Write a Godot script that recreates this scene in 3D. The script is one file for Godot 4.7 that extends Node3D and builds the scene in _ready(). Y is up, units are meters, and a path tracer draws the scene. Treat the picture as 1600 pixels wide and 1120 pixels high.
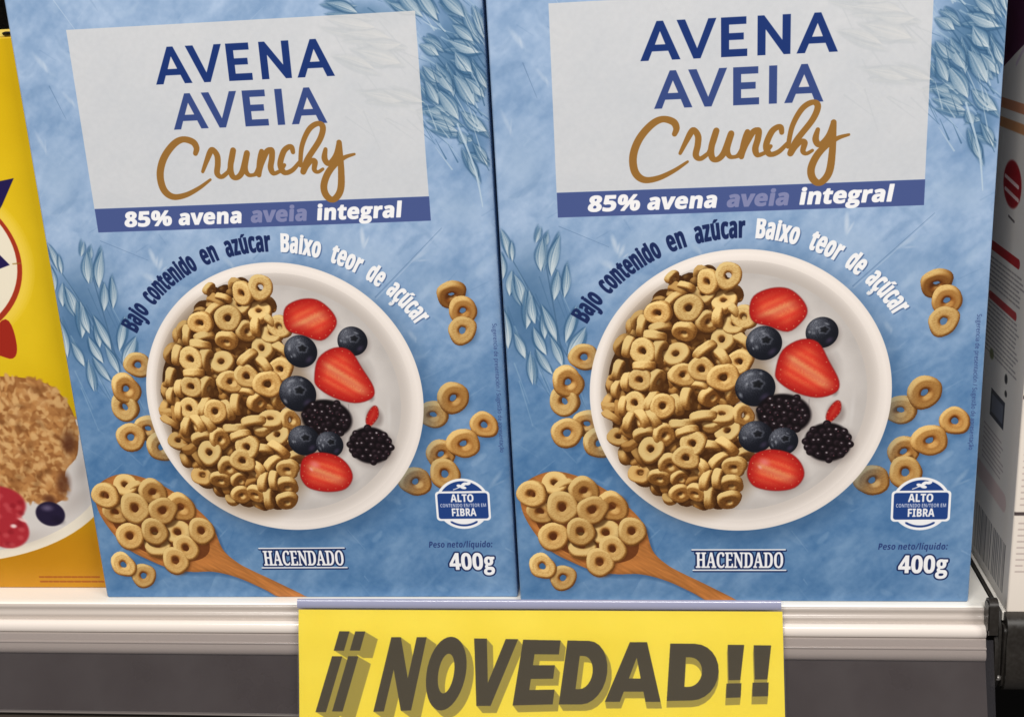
extends Node3D
# Two blue cereal cartons on a shop shelf, a yellow carton on one side, a white one on the other,
# a price rail along the shelf edge and a yellow sign in a clear pocket hooked over the rail.

const W := 0.19              # width of a blue carton in metres; the print is laid out 1024 units across
const BOX_H := 0.285         # its height, 1536 units
const BOX_D := 0.062

# ------------------------------------------------------------------ a small canvas for flat print
class Canvas:
	var w: int
	var h: int
	var s: float                      # pixels for each unit of the print
	var d: PackedFloat32Array         # sRGB values 0..255, three for each pixel

	func _init(wide: int, high: int, scale: float) -> void:
		w = wide
		h = high
		s = scale
		d = PackedFloat32Array()
		d.resize(w * h * 3)

	func clear(c: Color) -> void:
		for i in w * h:
			d[i * 3] = c.r * 255.0
			d[i * 3 + 1] = c.g * 255.0
			d[i * 3 + 2] = c.b * 255.0

	func put(i: int, r: float, g: float, b: float, a: float) -> void:
		var k := i * 3
		d[k] += (r - d[k]) * a
		d[k + 1] += (g - d[k + 1]) * a
		d[k + 2] += (b - d[k + 2]) * a

	# fills closed outlines (nonzero winding), four sub-scanlines to a row
	func fill(polys: Array, c: Color, a := 1.0) -> void:
		var ex := PackedFloat32Array()
		var lo := Vector2(1e9, 1e9)
		var hi := Vector2(-1e9, -1e9)
		for poly in polys:
			var n: int = poly.size()
			for i in n:
				var p: Vector2 = poly[i] * s
				var q: Vector2 = poly[(i + 1) % n] * s
				lo = lo.min(p)
				hi = hi.max(p)
				if p.y == q.y:
					continue
				if p.y < q.y:
					ex.append_array([p.y, q.y, p.x, (q.x - p.x) / (q.y - p.y), 1.0])
				else:
					ex.append_array([q.y, p.y, q.x, (p.x - q.x) / (p.y - q.y), -1.0])
		var x0 := maxi(0, int(floor(lo.x)))
		var x1 := mini(w - 1, int(ceil(hi.x)))
		var y0 := maxi(0, int(floor(lo.y)))
		var y1 := mini(h - 1, int(ceil(hi.y)))
		if x1 < x0 or y1 < y0:
			return
		var cov := PackedFloat32Array()
		cov.resize(x1 - x0 + 2)
		var cr := c.r * 255.0
		var cg := c.g * 255.0
		var cb := c.b * 255.0
		for y in range(y0, y1 + 1):
			cov.fill(0.0)
			var any := false
			for sub in 4:
				var yy := y + (sub + 0.5) * 0.25
				var hits: Array = []
				for e in range(0, ex.size(), 5):
					if yy >= ex[e] and yy < ex[e + 1]:
						hits.append(Vector2(ex[e + 2] + (yy - ex[e]) * ex[e + 3], ex[e + 4]))
				if hits.is_empty():
					continue
				hits.sort_custom(func(m, n): return m.x < n.x)
				var wind := 0.0
				for k in hits.size() - 1:
					wind += hits[k].y
					if wind == 0.0:
						continue
					var xa: float = maxf(hits[k].x, x0)
					var xb: float = minf(hits[k + 1].x, x1 + 1)
					if xb <= xa:
						continue
					any = true
					var ia := int(xa)
					var ib := int(xb)
					if ia == ib:
						cov[ia - x0] += (xb - xa) * 0.25
					else:
						cov[ia - x0] += (ia + 1 - xa) * 0.25
						for ix in range(ia + 1, ib):
							cov[ix - x0] += 0.25
						cov[ib - x0] += (xb - ib) * 0.25
			if any:
				for x in range(x0, x1 + 1):
					var v := cov[x - x0]
					if v > 0.003:
						put(y * w + x, cr, cg, cb, minf(v, 1.0) * a)

	# a brush line: points with a radius each; soft is the width of its edge in units
	func stroke(pts: PackedVector2Array, rad: PackedFloat32Array, c: Color, a := 1.0, soft := 0.0) -> void:
		var lo := Vector2(1e9, 1e9)
		var hi := Vector2(-1e9, -1e9)
		var big := 0.0
		for i in pts.size():
			lo = lo.min(pts[i])
			hi = hi.max(pts[i])
			big = maxf(big, rad[i])
		var pad := big + soft + 1.0
		var x0 := clampi(int((lo.x - pad) * s), 0, w - 1)
		var x1 := clampi(int((hi.x + pad) * s), 0, w - 1)
		var y0 := clampi(int((lo.y - pad) * s), 0, h - 1)
		var y1 := clampi(int((hi.y + pad) * s), 0, h - 1)
		var mw := x1 - x0 + 1
		var mask := PackedFloat32Array()
		mask.resize(mw * (y1 - y0 + 1))
		var edge := maxf(soft * s, 0.8)
		for i in pts.size() - 1:
			var p := pts[i] * s
			var q := pts[i + 1] * s
			var ra := rad[i] * s
			var rb := rad[i + 1] * s
			var reach := maxf(ra, rb) + edge + 1.0
			var v := q - p
			var l2 := maxf(v.length_squared(), 0.0001)
			for y in range(maxi(y0, int(minf(p.y, q.y) - reach)), mini(y1, int(maxf(p.y, q.y) + reach)) + 1):
				for x in range(maxi(x0, int(minf(p.x, q.x) - reach)), mini(x1, int(maxf(p.x, q.x) + reach)) + 1):
					var dx := x + 0.5 - p.x
					var dy := y + 0.5 - p.y
					var t := clampf((dx * v.x + dy * v.y) / l2, 0.0, 1.0)
					dx -= v.x * t
					dy -= v.y * t
					var m := clampf((ra + (rb - ra) * t - sqrt(dx * dx + dy * dy)) / edge + 0.5, 0.0, 1.0)
					var k := (y - y0) * mw + x - x0
					if m > mask[k]:
						mask[k] = m
		for y in range(y0, y1 + 1):
			for x in range(x0, x1 + 1):
				var m := mask[(y - y0) * mw + x - x0]
				if m > 0.003:
					put(y * w + x, c.r * 255.0, c.g * 255.0, c.b * 255.0, m * a)

	func line(x1: float, y1: float, x2: float, y2: float, r1: float, r2: float, c: Color, a := 1.0, soft := 0.0) -> void:
		stroke(PackedVector2Array([Vector2(x1, y1), Vector2(x2, y2)]), PackedFloat32Array([r1, r2]), c, a, soft)

	# soft round dab
	func dab(cx: float, cy: float, rx: float, ry: float, turn: float, c: Color, a := 1.0, hard := 0.0) -> void:
		var big := maxf(rx, ry)
		var ct := cos(turn)
		var st := sin(turn)
		for y in range(clampi(int((cy - big) * s), 0, h), clampi(int((cy + big) * s) + 1, 0, h)):
			for x in range(clampi(int((cx - big) * s), 0, w), clampi(int((cx + big) * s) + 1, 0, w)):
				var dx := (x + 0.5) / s - cx
				var dy := (y + 0.5) / s - cy
				var u := (dx * ct + dy * st) / rx
				var v := (-dx * st + dy * ct) / ry
				var q := sqrt(u * u + v * v)
				if q < 1.0:
					var m := clampf((1.0 - q) / maxf(1.0 - hard, 0.02), 0.0, 1.0)
					m = m * m * (3.0 - 2.0 * m)
					put(y * w + x, c.r * 255.0, c.g * 255.0, c.b * 255.0, m * a)

	func texture() -> ImageTexture:
		var b := PackedByteArray()
		b.resize(w * h * 3)
		for i in w * h * 3:
			b[i] = int(clampf(d[i] + 0.5, 0.0, 255.0))
		return ImageTexture.create_from_image(Image.create_from_data(w, h, false, Image.FORMAT_RGB8, b))

# ------------------------------------------------------------------ helpers for print
var rng := RandomNumberGenerator.new()
var fonts := {}

func rgb(r: float, g: float, b: float) -> Color:
	return Color(r / 255.0, g / 255.0, b / 255.0)

func font_of(called: String, weight: int) -> RID:
	var key := called + str(weight)
	if not fonts.has(key):
		var f := SystemFont.new()
		f.font_names = PackedStringArray([called])
		f.font_weight = weight
		f.get_rids()
		fonts[key] = f
	return fonts[key].get_rids()[0]

# glyph outlines of a line of text at size 1, flattened: [[outlines, ...], total advance]
func glyphs(text: String, font: RID, gap := 0.0) -> Array:
	var ts := TextServerManager.get_primary_interface()
	var all: Array = []
	var pen := 0.0
	for i in text.length():
		var g := ts.font_get_glyph_index(font, 256, text.unicode_at(i), 0)
		var info: Dictionary = ts.font_get_glyph_contours(font, 256, g)
		var outlines: Array = []
		if info.has("points"):
			var at := 0
			for stop in info.contours:
				var raw: Array = []
				for k in range(at, int(stop) + 1):
					raw.append(info.points[k])
				at = int(stop) + 1
				outlines.append(flatten(raw, pen))
		all.append(outlines)
		pen += ts.font_get_glyph_advance(font, 256, g).x / 256.0 + gap
	return [all, pen - gap]

func flatten(raw: Array, pen: float) -> PackedVector2Array:
	var full: Array = []
	var n := raw.size()
	for i in n:                       # put the implied points between two control points in
		full.append(raw[i])
		var q: Vector3 = raw[(i + 1) % n]
		if raw[i].z == 0.0 and q.z == 0.0:
			var m: Vector3 = (raw[i] + q) * 0.5
			full.append(Vector3(m.x, m.y, 1.0))
	var out := PackedVector2Array()
	n = full.size()
	var start := 0
	while start < n - 1 and full[start].z == 0.0:
		start += 1
	for k in n:
		var p: Vector3 = full[(start + k) % n]
		if p.z == 1.0:
			out.append(Vector2(p.x, p.y) / 256.0 + Vector2(pen, 0))
		else:
			var a: Vector3 = full[(start + k + n - 1) % n]
			var b: Vector3 = full[(start + k + 1) % n]
			for t in [0.25, 0.5, 0.75]:
				var v: Vector3 = a * (1.0 - t) * (1.0 - t) + p * 2.0 * t * (1.0 - t) + b * t * t
				out.append(Vector2(v.x, v.y) / 256.0 + Vector2(pen, 0))
	return out

func outline_stroke(c: Canvas, polys: Array, radius: float, color: Color) -> void:
	for poly in polys:
		var p := PackedVector2Array(poly)
		p.append(poly[0])
		var r := PackedFloat32Array()
		r.resize(p.size())
		r.fill(radius)
		c.stroke(p, r, color)

# straight text from x0 to x1 on a baseline; size is the em in units; lean shears; bold adds weight; halo draws an edge first
func text_line(c: Canvas, text: String, font: RID, x0: float, x1: float, base: float, size: float, color: Color, lean := 0.0, bold := 0.0, halo := 0.0, halo_color := Color.BLACK, turned := false) -> void:
	var g := glyphs(text, font)
	var sx: float = (x1 - x0) / g[1]
	var sets: Array = []
	for outlines in g[0]:
		var polys: Array = []
		for o in outlines:
			var p := PackedVector2Array()
			for v in o:
				var u := Vector2(x0 + v.x * sx - v.y * size * lean, base + v.y * size)
				p.append(Vector2(base - (u.y - base), u.x) if turned else u)
			polys.append(p)
		sets.append(polys)
	if halo > 0.0:
		for polys in sets:
			outline_stroke(c, polys, halo, halo_color)
			c.fill(polys, halo_color)
	for polys in sets:
		if bold > 0.0:
			outline_stroke(c, polys, bold, color)
		c.fill(polys, color)

func text_arc(c: Canvas, text: String, font: RID, mid: Vector2, radius: float, a0: float, a1: float, size: float, color: Color, bold := 0.0) -> void:
	var g := glyphs(text, font)
	for outlines in g[0]:
		var polys: Array = []
		for o in outlines:
			var p := PackedVector2Array()
			for v in o:
				var a: float = a0 + (a1 - a0) * v.x / g[1]
				var rise: float = -v.y                     # a taller x-height, as in the condensed face of the print
				rise = rise * 1.17 if rise < 0.55 else 0.6435 + (rise - 0.55) * 0.62
				p.append(mid + Vector2(sin(a), -cos(a)) * (radius + rise * size))
			polys.append(p)
		if bold > 0.0:
			outline_stroke(c, polys, bold, color)
		c.fill(polys, color)

func pts(a: Array) -> PackedVector2Array:
	var p := PackedVector2Array()
	for i in range(0, a.size(), 2):
		p.append(Vector2(a[i], a[i + 1]))
	return p

func smooth(p: PackedVector2Array, steps: int, closed := false) -> PackedVector2Array:
	var out := PackedVector2Array()
	var n := p.size()
	for i in (n if closed else n - 1):
		var a := p[(i - 1 + n) % n] if closed or i > 0 else p[0]
		var b := p[i]
		var d := p[(i + 1) % n]
		var e := p[(i + 2) % n] if closed or i + 2 < n else p[n - 1]
		for k in steps:
			out.append(b.cubic_interpolate(d, a, e, float(k) / steps))
	if not closed:
		out.append(p[n - 1])
	return out

# a line of script lettering through the given points, thick in the middle and thinner at its ends
func script(c: Canvas, a: Array, r_start: float, r_mid: float, r_end: float, color: Color) -> void:
	var p := smooth(pts(a), 7)
	var r := PackedFloat32Array()
	var n := p.size()
	for i in n:
		var t := float(i) / (n - 1)
		var v := r_mid
		if t < 0.2:
			v = lerpf(r_start, r_mid, t / 0.2)
		elif t > 0.75:
			v = lerpf(r_mid, r_end, (t - 0.75) / 0.25)
		var dir := (p[mini(i + 1, n - 1)] - p[maxi(i - 1, 0)]).normalized()
		r.append(v * (1.0 + 0.22 * absf(dir.y) - 0.12))
	c.stroke(p, r, color)

func noise_field(seed_: int, freq: float, w: int, h: int, octaves := 4, kind := FastNoiseLite.TYPE_SIMPLEX_SMOOTH) -> PackedByteArray:
	var n := FastNoiseLite.new()
	n.seed = seed_
	n.noise_type = kind
	n.frequency = freq
	n.fractal_octaves = octaves
	return n.get_image(w, h, false, false, false).get_data()

# ------------------------------------------------------------------ the cereal rings of the printed photograph
var sprites: Array = []
const SPR := 120

func make_sprites() -> void:
	for tilt in [0.08, 0.32, 0.55, 0.8, 1.05, 1.3, 1.48]:
		var z := PackedFloat32Array()
		var nx := PackedFloat32Array()
		var ny := PackedFloat32Array()
		var hole := PackedFloat32Array()
		z.resize(SPR * SPR)
		nx.resize(SPR * SPR)
		ny.resize(SPR * SPR)
		hole.resize(SPR * SPR)
		z.fill(-9.0)
		var ax := sin(tilt)
		var az := cos(tilt)
		for j in SPR:
			for i in SPR:
				var x := (i + 0.5) / SPR * 2.1 - 1.05
				var y := (j + 0.5) / SPR * 2.1 - 1.05
				if x * x + y * y > 1.1:
					continue
				var t := 1.1
				for step in 26:
					var hh := x * ax + t * az
					var px := x - ax * hh
					var pz := t - az * hh
					var rad := sqrt(px * px + y * y + pz * pz)
					var qx := rad - 0.61
					var bx := maxf(absf(qx) - 0.14, 0.0)
					var bh := maxf(absf(hh) - 0.15, 0.0)
					var dist := sqrt(bx * bx + bh * bh) - 0.22
					if dist < 0.012:
						var l := maxf(sqrt(bx * bx + bh * bh), 0.001)
						var gx := bx / l * signf(qx)
						var gh := bh / l * signf(hh)
						var k := j * SPR + i
						z[k] = t
						nx[k] = gx * px / maxf(rad, 0.01) + gh * ax
						ny[k] = gx * y / maxf(rad, 0.01)
						hole[k] = clampf(-qx * 4.0, 0.0, 1.0)
						break
					t -= maxf(dist, 0.01) * 0.95
					if t < -1.1:
						break
		sprites.append([z, nx, ny, hole])

var zbuf: PackedFloat32Array
var grain: PackedByteArray

func ring(c: Canvas, x: float, y: float, r: float, tilt: int, turn: float, lift: float, toast := 0.0, dim := 1.0) -> void:
	var sp: Array = sprites[tilt]
	var sz: PackedFloat32Array = sp[0]
	var snx: PackedFloat32Array = sp[1]
	var sny: PackedFloat32Array = sp[2]
	var shole: PackedFloat32Array = sp[3]
	var ct := cos(turn)
	var st := sin(turn)
	var rr := r * c.s
	var cx := x * c.s
	var cy := y * c.s
	var off := rng.randi_range(0, 60000)
	var tone := rng.randf_range(0.93, 1.05)
	var wob := rng.randf() * TAU
	var wamp := rng.randf_range(0.03, 0.08)
	var sun := rng.randf_range(-0.06, 0.06)
	for py in range(maxi(0, int(cy - rr * 1.08)), mini(c.h - 1, int(cy + rr * 1.08)) + 1):
		for px in range(maxi(0, int(cx - rr * 1.08)), mini(c.w - 1, int(cx + rr * 1.08)) + 1):
			var dx := (px + 0.5 - cx) / rr
			var dy := (py + 0.5 - cy) / rr
			var bend := 1.0 + wamp * sin(2.0 * atan2(dy, dx) + wob) + wamp * 0.6 * sin(3.0 * atan2(dy, dx) - wob) + wamp * 0.3 * sin(5.0 * atan2(dy, dx) + 2.0 * wob)
			dx *= bend
			dy *= bend
			var u := dx * ct + dy * st
			var v := -dx * st + dy * ct
			var i := int((u + 1.05) / 2.1 * SPR)
			var j := int((v + 1.05) / 2.1 * SPR)
			if i < 0 or j < 0 or i >= SPR or j >= SPR:
				continue
			var k := j * SPR + i
			if sz[k] < -5.0:
				continue
			var z := sz[k] * r + lift
			var at := py * c.w + px
			if z <= zbuf[at]:
				continue
			zbuf[at] = z
			var a := snx[k]
			var b := sny[k]
			var wx := a * ct - b * st
			var wy := a * st + b * ct
			var wz := sqrt(maxf(0.0, 1.0 - wx * wx - wy * wy))
			var lit := clampf(-0.42 * wx - 0.62 * wy + 0.66 * wz, 0.0, 1.0)
			var g := (grain[(at + off * 7) % grain.size()] - 128.0) / 128.0
			var g2 := (grain[(at * 5 + off * 3) % grain.size()] - 128.0) / 128.0
			lit = clampf(0.1 + sun + 1.18 * lit + g * 0.26 + g2 * 0.14, 0.0, 1.0) * dim
			var brown := clampf(toast * (0.2 + g * 0.8 + shole[k] * 0.75 + wy * 0.25) + shole[k] * 0.12, 0.0, 0.9)
			var l2 := lit * lit
			var cr := lerpf(98.0, 240.0, lit) * tone
			var cg := lerpf(60.0, 208.0, lit * 0.68 + l2 * 0.32) * tone
			var cb := lerpf(24.0, 140.0, lit * 0.35 + l2 * 0.65) * tone
			var q := at * 3
			c.d[q] = lerpf(cr, cr * 0.78, brown)
			c.d[q + 1] = lerpf(cg, cg * 0.62, brown)
			c.d[q + 2] = lerpf(cb, cb * 0.46, brown)

# the printed photograph's own shade between heaped rings: hollows and the side away from its lamp
func settle(c: Canvas, ux: float, uy: float, uw: float, uh: float) -> void:
	var w := c.w
	var rx0 := int(ux * c.s)
	var ry0 := int(uy * c.s)
	var rw := mini(int(uw * c.s), w - rx0)
	var rh := mini(int(uh * c.s), c.h - ry0)
	var sum := PackedFloat32Array()
	sum.resize((rw + 1) * (rh + 1))
	for y in rh:
		var run := 0.0
		for x in rw:
			run += maxf(zbuf[(y + ry0) * w + x + rx0], -30.0)
			sum[(y + 1) * (rw + 1) + x + 1] = sum[y * (rw + 1) + x + 1] + run
	var k0 := 13
	for y in range(k0, rh - k0):
		for x in range(k0, rw - k0):
			var at := (y + ry0) * w + x + rx0
			var z := zbuf[at]
			if z < -1e5:
				continue
			var m := sum[(y + k0) * (rw + 1) + x + k0] - sum[(y - k0) * (rw + 1) + x + k0] - sum[(y + k0) * (rw + 1) + x - k0] + sum[(y - k0) * (rw + 1) + x - k0]
			var a := clampf((m / (4.0 * k0 * k0) - z - 3.0) / 24.0, 0.0, 0.92)
			var cast := 0.0
			for k in range(1, 11):
				cast = maxf(cast, zbuf[maxi(at - k * 3 * w - k * 2, 0)] - z - k * 3.4)
			a = 1.0 - (1.0 - a) * (1.0 - clampf(cast / 11.0, 0.0, 0.7))
			if a > 0.0:
				c.put(at, 62.0, 33.0, 10.0, a)

# a husk of the printed oats, from its tip to its base: dark edge, veins, pale base
func husk(c: Canvas, x1: float, y1: float, x2: float, y2: float, wide: float, light: float) -> void:
	var p := Vector2(x1, y1)
	var q := Vector2(x2, y2)
	var v := (q - p)
	var l := v.length()
	v /= l
	var side := Vector2(-v.y, v.x)
	var big := maxf(l * 0.5, wide) + 8.0
	var mid := (p + q) * 0.5
	var bow := rng.randf_range(-0.14, 0.14)
	var split := rng.randf_range(-0.35, 0.35)
	var flip := 1.0 if rng.randf() < 0.6 else -1.0
	for py in range(clampi(int((mid.y - big) * c.s), 0, c.h), clampi(int((mid.y + big) * c.s), 0, c.h)):
		for px in range(clampi(int((mid.x - big) * c.s), 0, c.w), clampi(int((mid.x + big) * c.s), 0, c.w)):
			var d := Vector2((px + 0.5) / c.s, (py + 0.5) / c.s) - p
			var t := d.dot(v) / l
			if t < -0.05 or t > 1.05:
				continue
			var tc := clampf(t, 0.0, 1.0)
			var half := wide * 0.5 * pow(sin(PI * pow(tc, 0.95)), 1.15) * (0.72 + 0.5 * tc)
			var e := (d.dot(side) - bow * l * tc * (1.0 - tc) * 2.0) * flip
			var edge := absf(e) - half
			if edge > 5.0:
				continue
			var at := py * c.w + px
			if edge > 0.0 or t < 0.0 or t > 1.0:
				c.put(at, 48.0, 86.0, 122.0, (0.75 if e > 0.0 else 0.35) * clampf(1.0 - maxf(edge, 0.0) / 4.5, 0.0, 1.0) * clampf(half / 2.5, 0.0, 1.0))
				continue
			var f := e / maxf(half, 0.5)
			var g := grain[(at * 3) % grain.size()] / 255.0 - 0.5
			var vein := sin(f * 11.0 + g * 5.0)
			var b := light * (0.30 + 0.62 * tc * tc) + 0.26 * (1.0 - f * f) - 0.34 * maxf(f, 0.0) + vein * 0.06 + g * 0.22
			var crease := absf(f - split - 0.25 * tc)
			if crease < 0.16:
				b -= 0.42 * (1.0 - crease / 0.16) * (1.0 - 0.6 * tc)
			elif crease < 0.34:
				b += 0.12
			b = clampf(b, 0.0, 1.0)
			var rim := clampf(-edge / 1.4, 0.0, 1.0)
			c.put(at, lerpf(66.0, 204.0, b), lerpf(108.0, 216.0, b), lerpf(146.0, 222.0, b), 0.45 + 0.5 * rim)

func blueberry(c: Canvas, x: float, y: float, r: float, turn: float) -> void:
	for py in range(int((y - r) * c.s), int((y + r) * c.s) + 1):
		for px in range(int((x - r) * c.s), int((x + r) * c.s) + 1):
			var dx := ((px + 0.5) / c.s - x) / r
			var dy := ((py + 0.5) / c.s - y) / r
			var q := dx * dx + dy * dy
			if q > 1.0:
				continue
			var nz := sqrt(1.0 - q)
			var lit := clampf(-0.45 * dx - 0.55 * dy + 0.7 * nz, 0.0, 1.0)
			var at := py * c.w + px
			var g := grain[(at * 2) % grain.size()] / 255.0 - 0.5
			var bloom := clampf(lit * lit * lit * 0.62 + g * 1.1 * lit, 0.0, 1.0)
			var ux := dx - 0.12
			var uy := dy + 0.18
			var cr := sqrt(ux * ux + uy * uy)
			ux = ux * 1.0
			uy = uy * 1.25
			cr = sqrt(ux * ux + uy * uy)
			var star := 0.27 + 0.035 * cos(5.0 * atan2(uy, ux) + turn) + g * 0.12
			var dark := 1.0
			dark = lerpf(0.5, 1.0, smoothstep(star - 0.12, star + 0.02, cr))
			bloom = clampf(bloom + 0.3 * exp(-pow((cr - star - 0.03) / 0.06, 2.0)), 0.0, 1.0)
			c.put(at, lerpf(20.0, 140.0, bloom) * dark, lerpf(22.0, 144.0, bloom) * dark, lerpf(31.0, 156.0, bloom) * dark, clampf((1.0 - sqrt(q)) * r * c.s, 0.0, 1.0))

func sheen_of_berry(c: Canvas, x: float, y: float, r: float) -> void:
	for i in 7:
		var a := rng.randf_range(2.6, 5.2)
		var p := Vector2(x, y) + Vector2(cos(a), sin(a)) * r * rng.randf_range(0.45, 0.82)
		c.dab(p.x, p.y, r * rng.randf_range(0.12, 0.3), r * rng.randf_range(0.07, 0.16), a + PI / 2, rgb(168, 172, 182), rng.randf_range(0.25, 0.7), 0.0)
	c.dab(x + r * 0.45, y + r * 0.5, r * 0.4, r * 0.25, -0.7, rgb(84, 70, 100), 0.5, 0.0)

func blackberry(c: Canvas, x: float, y: float, rx: float, ry: float, turn: float) -> void:
	c.dab(x, y, rx, ry, turn, rgb(16, 10, 14), 1.0, 0.85)
	var spots: Array = []
	var cell := 16.5
	for j in range(-6, 7):
		for i in range(-6, 7):
			var p := Vector2((i + (0.5 if j % 2 else 0.0)) * cell, j * cell * 0.86) + Vector2(rng.randf_range(-3.2, 3.2), rng.randf_range(-3.0, 3.0))
			if pow(p.x / (rx - 5.0), 2) + pow(p.y / (ry - 5.0), 2) < 1.0:
				spots.append(p)
	for p in spots:
		var a := Vector2(x, y) + Vector2(p).rotated(turn)
		var r := 9.4 + rng.randf_range(-0.7, 0.7)
		c.dab(a.x, a.y, r, r, 0.0, rgb(20, 12, 16), 1.0, 0.8)
		c.dab(a.x - 0.6, a.y - 0.8, r * 0.84, r * 0.84, 0.0, rgb(58, 42, 50), 0.75, 0.25)
		c.dab(a.x + 0.8, a.y + 1.2, r * 0.6, r * 0.6, 0.0, rgb(22, 14, 19), 0.8, 0.3)
		c.dab(a.x - 1.2 + rng.randf_range(-1, 1), a.y - 2.4, 3.6, 2.8, 0.3, rgb(206, 198, 202), pow(rng.randf(), 1.4), 0.2)
		if rng.randf() < 0.25:
			c.dab(a.x + 3.0, a.y + 3.0, 2.4, 1.8, 0.3, rgb(150, 92, 104), 0.7, 0.2)

func poly_distance(p: Vector2, poly: PackedVector2Array) -> float:
	var best := 1e9
	var n := poly.size()
	for i in n:
		var a := poly[i]
		var v := poly[(i + 1) % n] - a
		var t := clampf((p - a).dot(v) / v.length_squared(), 0.0, 1.0)
		best = minf(best, (p - a - v * t).length_squared())
	return sqrt(best)

# a halved strawberry: red skin, paler flesh along its axis, seeds round the edge
func strawberry(c: Canvas, outline: Array, from: Vector2, to: Vector2, shine: bool) -> void:
	var poly := smooth(pts(outline), 4, true)
	c.fill([poly], rgb(176, 34, 30))
	var lo := poly[0]
	var hi := poly[0]
	for p in poly:
		lo = lo.min(p)
		hi = hi.max(p)
	var v := (to - from).normalized()
	for py in range(int(lo.y * c.s), int(hi.y * c.s) + 1):
		for px in range(int(lo.x * c.s), int(hi.x * c.s) + 1):
			var p := Vector2((px + 0.5) / c.s, (py + 0.5) / c.s)
			if not Geometry2D.is_point_in_polygon(p, poly):
				continue
			var d := poly_distance(p, poly)
			var e := (p - from).dot(Vector2(-v.y, v.x))
			var along := (p - from).dot(v)
			var at := py * c.w + px
			var g := grain[(at * 5) % grain.size()] / 255.0 - 0.5
			var flesh := clampf((d - 5.0) / 24.0, 0.0, 1.0)
			var g3 := grain[(int(absf(e) * 9.0) * 512 + int(absf(along) * 1.6) + 900) % grain.size()] / 255.0
			var streak := clampf(g3 * 1.2 - 0.3 + 0.3 * sin(e * 0.36 + along * 0.03 + g3 * 4.0), 0.0, 1.0)
			var core := exp(-e * e / 130.0) * flesh
			var r := 178.0 + 44.0 * flesh + 10.0 * streak * flesh + g * 26.0
			var gg := 30.0 + 32.0 * flesh + 52.0 * streak * flesh + 50.0 * core + g * 26.0
			var b := 26.0 + 18.0 * flesh + 26.0 * streak * flesh + 36.0 * core + g * 20.0
			c.put(at, r, gg, b, clampf(d / 2.0, 0.0, 1.0))
	var n := poly.size()
	var mid := (lo + hi) * 0.5
	var around := PackedVector2Array(poly)
	around.append(poly[0])
	var thin := PackedFloat32Array()
	thin.resize(around.size())
	thin.fill(1.6)
	c.stroke(around, thin, rgb(128, 22, 22), 0.5, 2.0)
	for i in range(0, n, 2):
		var p := poly[i].lerp(mid, 0.07 + rng.randf() * 0.09)
		c.dab(p.x, p.y, 2.4, 1.6, rng.randf() * 3.0, rgb(228, 170, 120), rng.randf_range(0.2, 0.8), 0.2)
	if shine:
		c.dab(lo.x + (hi.x - lo.x) * 0.3, lo.y + (hi.y - lo.y) * 0.3, 20, 14, 0.4, rgb(240, 150, 150), 0.6, 0.0)
		c.dab(lo.x + (hi.x - lo.x) * 0.22, lo.y + (hi.y - lo.y) * 0.42, 9, 6, 0.9, rgb(246, 190, 190), 0.6, 0.0)

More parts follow.
